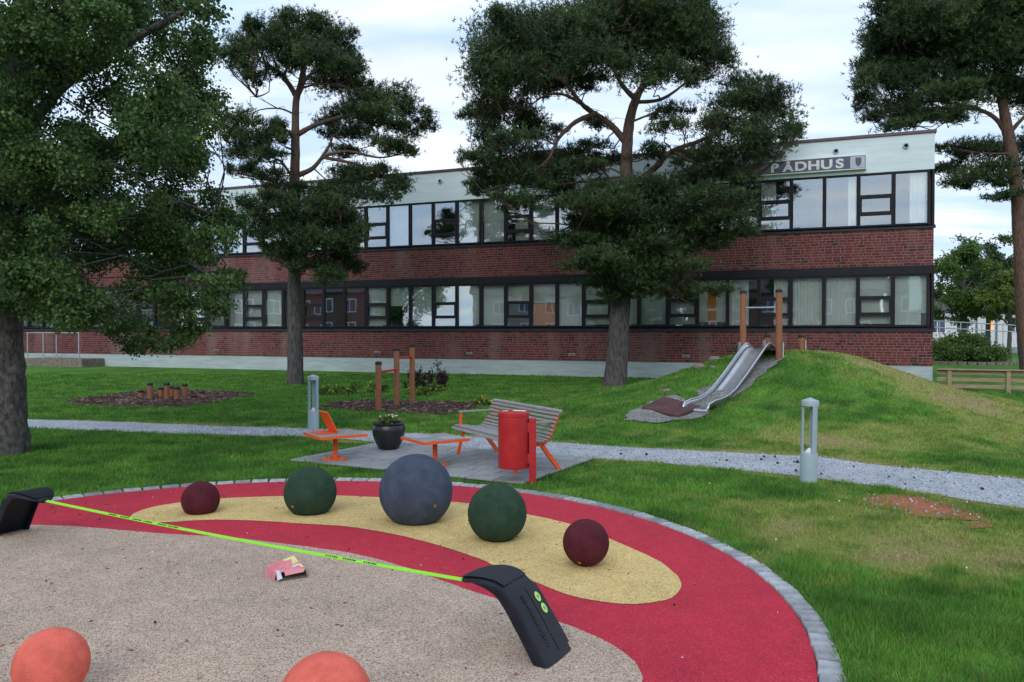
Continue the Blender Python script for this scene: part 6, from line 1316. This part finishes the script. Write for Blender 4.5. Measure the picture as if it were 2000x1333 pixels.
for dz in (0, -.42):
    MB().tube([(-1.5, 0, 2.5 + dz), (9.0, 0, 1.93 + dz)], .035, 8).build('rail', M_galv, ra, smooth=True, sharp=40)

def house(name, label, loc, rz, w, d, eave, ridge, wall_m, group, wins, lit=()):
    r_ = empty(name, loc, rz); tag(r_, label, 'house', group)
    MB().box(-w / 2, w / 2, -d / 2, d / 2, -.2, eave).build('wall', wall_m, r_)
    b = MB(); o_ = .45
    b.add([(-w / 2 - o_, -d / 2 - o_, eave - .08), (w / 2 + o_, -d / 2 - o_, eave - .08), (w / 2 + o_, d / 2 + o_, eave - .08), (-w / 2 - o_, d / 2 + o_, eave - .08), (-w / 2 - o_, 0, ridge), (w / 2 + o_, 0, ridge)],
          [(0, 1, 5, 4), (2, 3, 4, 5), (1, 2, 5), (3, 0, 4), (3, 2, 1, 0)])
    b.build('roof', M_tile, r_)
    for i, (x, z, ww, hh) in enumerate(wins):
        y = -d / 2 - .03; b = MB()
        for q in ((x - ww / 2 - .1, x + ww / 2 + .1, y - .02, y + .04, z + hh / 2, z + hh / 2 + .1), (x - ww / 2 - .1, x + ww / 2 + .1, y - .02, y + .04, z - hh / 2 - .1, z - hh / 2), (x - ww / 2 - .1, x - ww / 2, y - .02, y + .04, z - hh / 2, z + hh / 2), (x + ww / 2, x + ww / 2 + .1, y - .02, y + .04, z - hh / 2, z + hh / 2), (x - .04, x + .04, y - .015, y + .03, z - hh / 2, z + hh / 2)): b.box(*q)
        f_ = b.build('window', M_white, r_)
        MB().box(x - ww / 2, x + ww / 2, y + .005, y + .012, z - hh / 2, z + hh / 2).build('pane', M_lit if i in lit else M_sign_blue, f_)
    return r_
FH = 'far houses beyond the street'
house('house', 'long white far house with one window glowing orange', (49.5, 86, 0), R(-8), 11.5, 8, 3.9, 5.6, M_house_white, FH, [(-4.2, 2.3, 1.5, 1.5), (-1.7, 2.3, 1.2, 1.5), (.9, 2.35, .7, 1.4), (3.4, 2.3, 1.5, 1.5)], (2,))
house('house', 'white far house with dark roof at the right edge', (60.5, 84, 0), R(-8), 9.5, 8, 3.9, 6.2, M_house_white, FH, [(-2.8, 2.3, 1.5, 1.6), (.4, 2.3, 1.5, 1.6)])
for k, (x, y, h_, lab) in enumerate(((37.0, 62.5, 5.2, 'left one of two slim grey poles behind the bush'), (38.6, 62.5, 6.6, 'right one of two slim grey poles behind the bush'))):
    MB_ = MB().tube([(0, 0, -.2), (0, 0, h_)], [.11, .07], 10); o = MB_.build('flag_pole', M_galv, smooth=True, sharp=40, loc=(x, y, 0)); tag(o, lab, 'pole', 'slim poles by the street')
RH = 'houses added behind the photographer for reflections'  # generic out-of-view houses, added to block sky reflections in the lower windows
W8 = [(x_, z_, 1.5, 1.5) for z_ in (1.8, 4.7) for x_ in (-8, -4.8, -1.6, 1.6, 4.8, 8)]
house('house', 'dark brown house added behind the photographer for the lower window reflections', (-18, -38, 0), R(166), 21, 9, 6.4, 9.8, M_house_red, RH, W8)
house('house', 'grey house added behind the photographer for reflections beside the brown one', (-44, -28, 0), R(143), 24, 9, 6.4, 9.8, M_house_grey, RH, W8)
house('house', 'brown house added unseen for reflections in the windows at the far left', (-66, -2, 0), R(112), 24, 9, 6.4, 9.8, M_house_red, RH, W8)
house('house', 'pale grey house added unseen for reflections in the windows nearest the corner', (3, -44, 0), R(180), 20, 9, 6.2, 9.4, M_house_grey, RH, W8)
house('house', 'long brown house added unseen for reflections in the windows behind the leafy tree', (-70, 26, 0), R(85), 24, 9, 6.4, 9.8, M_house_red, RH, W8)
fg = empty('feather_flag', (4.9, -3.7, 0), R(-15)); tag(fg, 'white feather flag mirrored in the lower window at the corner', 'flag')
MB().tube([(0, 0, 0), (0, 0, 5.2), (.15, 0, 5.7), (.35, 0, 5.85)], .025, 8).build('pole', M_galv, fg, smooth=True)
fl = [(0, 3.1), (.75, 3.25), (.82, 3.9), (.78, 4.7), (.62, 5.35), (.35, 5.83), (.15, 5.7), (0, 5.2)]
b = MB(); b.add([(x, .03 * math.sin(z * 2), z) for x, z in fl], [tuple(range(len(fl)))]); o = b.build('cloth', M_flag, fg); m_ = o.modifiers.new('solid', 'SOLIDIFY'); m_.thickness = .004
b = MB(); b.lathe([(.3, 0), (.3, .05), (.05, .09)], 20); b.build('foot', M_galv, fg)

# ------------------------------------------------------------------ loose stuff: chips, gravel, litter, blades
def scatter_boxes(name, n, poly, mat, lo, hi, z, seed, label, cat, flat=.35, parent=None):
    rs = np.random.RandomState(seed); P = np.array(poly); a, b_ = P.min(0), P.max(0); X = rs.uniform(a[0], b_[0], n * 3); Y = rs.uniform(a[1], b_[1], n * 3)
    m = in_poly(X, Y, poly); X, Y = X[m][:n], Y[m][:n]; n = len(X)
    base = np.array([(-1, -1, -1), (1, -1, -1), (1, 1, -1), (-1, 1, -1), (-.8, -.8, 1), (.8, -.8, 1), (.8, .8, 1), (-.8, .8, 1)], float)
    sz = rs.uniform(lo, hi, (n, 1, 1)) * np.stack([np.ones(n), rs.uniform(.35, .8, n), np.full(n, flat)], 1)[:, None, :]
    V = base[None] * sz + rs.normal(size=(n, 8, 3)) * sz * .12
    t = rs.uniform(0, 6.28, n); tl_ = rs.normal(size=n) * .3
    V[:, :, 2] += V[:, :, 0] * tl_[:, None]
    c, s = np.cos(t)[:, None], np.sin(t)[:, None]; x = V[:, :, 0] * c - V[:, :, 1] * s; y = V[:, :, 0] * s + V[:, :, 1] * c
    V[:, :, 0] = x + X[:, None]; V[:, :, 1] = y + Y[:, None]; V[:, :, 2] += (H(X, Y) if z is None else np.full(n, z))[:, None] + sz[:, 0, 2:3] * .6
    F = np.array([(0, 1, 5, 4), (1, 2, 6, 5), (2, 3, 7, 6), (3, 0, 4, 7), (4, 5, 6, 7)])
    F = (F[None] + (np.arange(n) * 8)[:, None, None]).reshape(-1, 4)
    o = big_mesh(name, V.reshape(-1, 3), F, mat, parent); tag(o, label, cat, kind='stuff'); return o
M_chip = granules('bark_chip', [(0.0, (0.025, 0.014, 0.012)), (0.5, (0.075, 0.042, 0.038)), (0.85, (0.14, 0.09, 0.078)), (1.0, (0.28, 0.21, 0.17))], 0.09, bump=0.2)
scatter_boxes('bark_chips', 2600, mul1, M_chip, .02, .055, .012, 1, 'bark chips lying in the left mulch bed', 'bark chips', .25)
scatter_boxes('bark_chips', 2200, mul2, M_chip, .02, .055, .012, 2, 'bark chips lying under the pull up bars', 'bark chips', .25)
scatter_boxes('gravel', 9000, path_poly[18:-18], M_gravel, .006, .016, .010, 3, 'loose grey stones on the gravel path', 'gravel', .7)
near = [(1.0, 12.1), (3, 11.3), (4.3, 10.9), (6, 9.4), (5.1, 8.0), (3.5, 9.6), (1.2, 10.9), (0.6, 11.3)]
scatter_boxes('pine_cones', 24, near, M_cone, .010, .020, .012, 4, 'dark pine cones strewn on the gravel path', 'pine cones', .8)
scatter_boxes('gravel', 45, earth, M_gravel, .006, .014, .010, 5, 'grey pebbles lying on the bare earth patch', 'gravel', .7)
disc_in = [(RING_C[0] + (RING_R - .2) * math.cos(q), RING_C[1] + (RING_R - .2) * math.sin(q)) for q in ang[::4]]
scatter_boxes('litter', 90, disc_in, M_litter, .003, .008, .006, 6, 'tiny pale specks of litter on the rubber floor', 'litter', .4)
scatter_boxes('litter', 70, disc_in, M_cone, .003, .009, .006, 7, 'tiny dark crumbs of bark on the rubber floor', 'litter', .5)

scatter_boxes('fallen_needles', 260, disc_in, M_wood_post, .006, .016, .006, 8, 'fallen brown pine needles strewn on the rubber floor', 'needles', .08)
scatter_boxes('fallen_needles', 90, PATIO, M_wood_post, .006, .016, .040, 9, 'fallen brown pine needles strewn on the patio slabs', 'needles', .08)

def grass_field():
    rs = np.random.RandomState(91)
    Xs, Ys = [], []
    y0 = 3.2
    while y0 < 30:
        y1 = y0 * 1.07; ym = (y0 + y1) / 2; w = .70 * ym + .6; area = 2 * w * (y1 - y0)
        dens = 9000 * min(1, (5.2 / ym) ** 1.9); n_ = int(area * dens)
        Xs.append(rs.uniform(-w, w, n_)); Ys.append(rs.uniform(y0, y1, n_)); y0 = y1
    X, Y = np.concatenate(Xs), np.concatenate(Ys)
    rr = np.hypot(X - RING_C[0], Y - RING_C[1])
    ok = rr > RING_R - .02 + .05 * (fbm(X * 3, Y * 3, 2) - .5)
    for P_, mg in ((path_poly, .06), (PATIO, .01), (mul1, .05), (mul2, .05), (earth, .13), (earth2, .06), (smooth_poly(SLIDEGRAVEL, 3), .05), (smooth_poly(cp, 3), .04)):
        a, b_ = np.min(P_, 0) - .3, np.max(P_, 0) + .3
        m = ok & (X > a[0]) & (X < b_[0]) & (Y > a[1]) & (Y < b_[1]); idx = np.where(m)[0]
        ins = in_poly(X[idx], Y[idx], P_); dd = poly_dist(X[idx], Y[idx], P_)
        bad = ins & (dd > mg * rs.uniform(0, 2, len(idx))); ok[idx[bad]] = False
    # nothing grows inside the building
    sx = (X - 13.86) * .3608 + (Y - 25.8) * .9326; ok &= sx < -.02
    X, Y = X[ok], Y[ok]; n_ = len(X)
    d = dryness(X, Y); tuft = .5 * fbm(X * 2.6 + 3, Y * 2.6, 3) + .5 * fbm(X * 7 + 3, Y * 7, 3)
    keep = rs.rand(n_) < np.clip(1.15 - 0.75 * d, .25, 1); X, Y, d, tuft = X[keep], Y[keep], d[keep], tuft[keep]; n_ = len(X)
    lush = np.exp(-((X - 3.2) / 2.0) ** 2 - ((Y - 4.2) / 1.2) ** 2)
    weed = np.zeros(n_)
    for q in range(70):
        wx, wy = rs.uniform(-7, 7), rs.uniform(3.6, 13); weed = np.maximum(weed, np.exp(-((X - wx) / rs.uniform(.05, .16)) ** 2 - ((Y - wy) / rs.uniform(.05, .16)) ** 2))
    hgt = (.020 + .042 * np.clip((tuft - .3) * 3.0, .05, 1.3) + .010 * lush + .022 * weed) * (1 - .55 * d) * rs.uniform(.6, 1.3, n_)
    wd = .0025 * np.maximum(1, Y / 5.0) * rs.uniform(.7, 1.3, n_)
    t = rs.uniform(0, 6.28, n_); ln = rs.uniform(.1, .95, n_) * hgt; ta = rs.uniform(0, 6.28, n_)
    Z = H(X, Y)
    V = np.zeros((n_, 3, 3)); V[:, 0] = np.c_[X - np.cos(t) * wd, Y - np.sin(t) * wd, Z]; V[:, 1] = np.c_[X + np.cos(t) * wd, Y + np.sin(t) * wd, Z]
    V[:, 2] = np.c_[X + np.cos(ta) * ln, Y + np.sin(ta) * ln, Z + hgt]
    c = turf_col(X, Y) * rs.uniform(.6, 1.5, n_)[:, None] * (1 + rs.normal(size=(n_, 3)) * np.array([.18, .06, .12]))
    c = c * (1 - .45 * weed[:, None] * np.array([1.0, .8, .5]))
    st = rs.rand(n_) < (.04 + .35 * d); c[st] = np.array([.30, .25, .12]) * rs.uniform(.6, 1.1, st.sum())[:, None]
    C3 = np.repeat(c[:, None, :], 3, 1)
    o = big_mesh('grass', V.reshape(-1, 3), np.arange(3 * n_).reshape(-1, 3), M_grass, None, C3.reshape(-1, 3)); tag(o, 'short uneven grass blades covering the lawn', 'grass', kind='stuff')
    print('blades', n_)
grass_field()
# clover heads
rs = np.random.RandomState(14); b = MB()
for k in range(16):
    x, y = rs.uniform(.6, 6), rs.uniform(4.2, 9.2)
    if math.hypot(x - RING_C[0], y - RING_C[1]) < RING_R + .1 or y > 9 - .5 * (x - 3.5): continue
    b.lathe([(.003, .03), (.007, .036), (.006, .043), (.002, .047)], 6, (x, y, 0))
tag(b.build('clover_heads', M_white), 'scattered white clover heads in the lawn right of the playground', 'clover', kind='stuff')
tris = sum(sum(len(p.vertices) - 2 for p in o.data.polygons) for o in bpy.data.objects if o.type == 'MESH')
print('TRIS', tris, 'OBJECTS', len(bpy.data.objects))
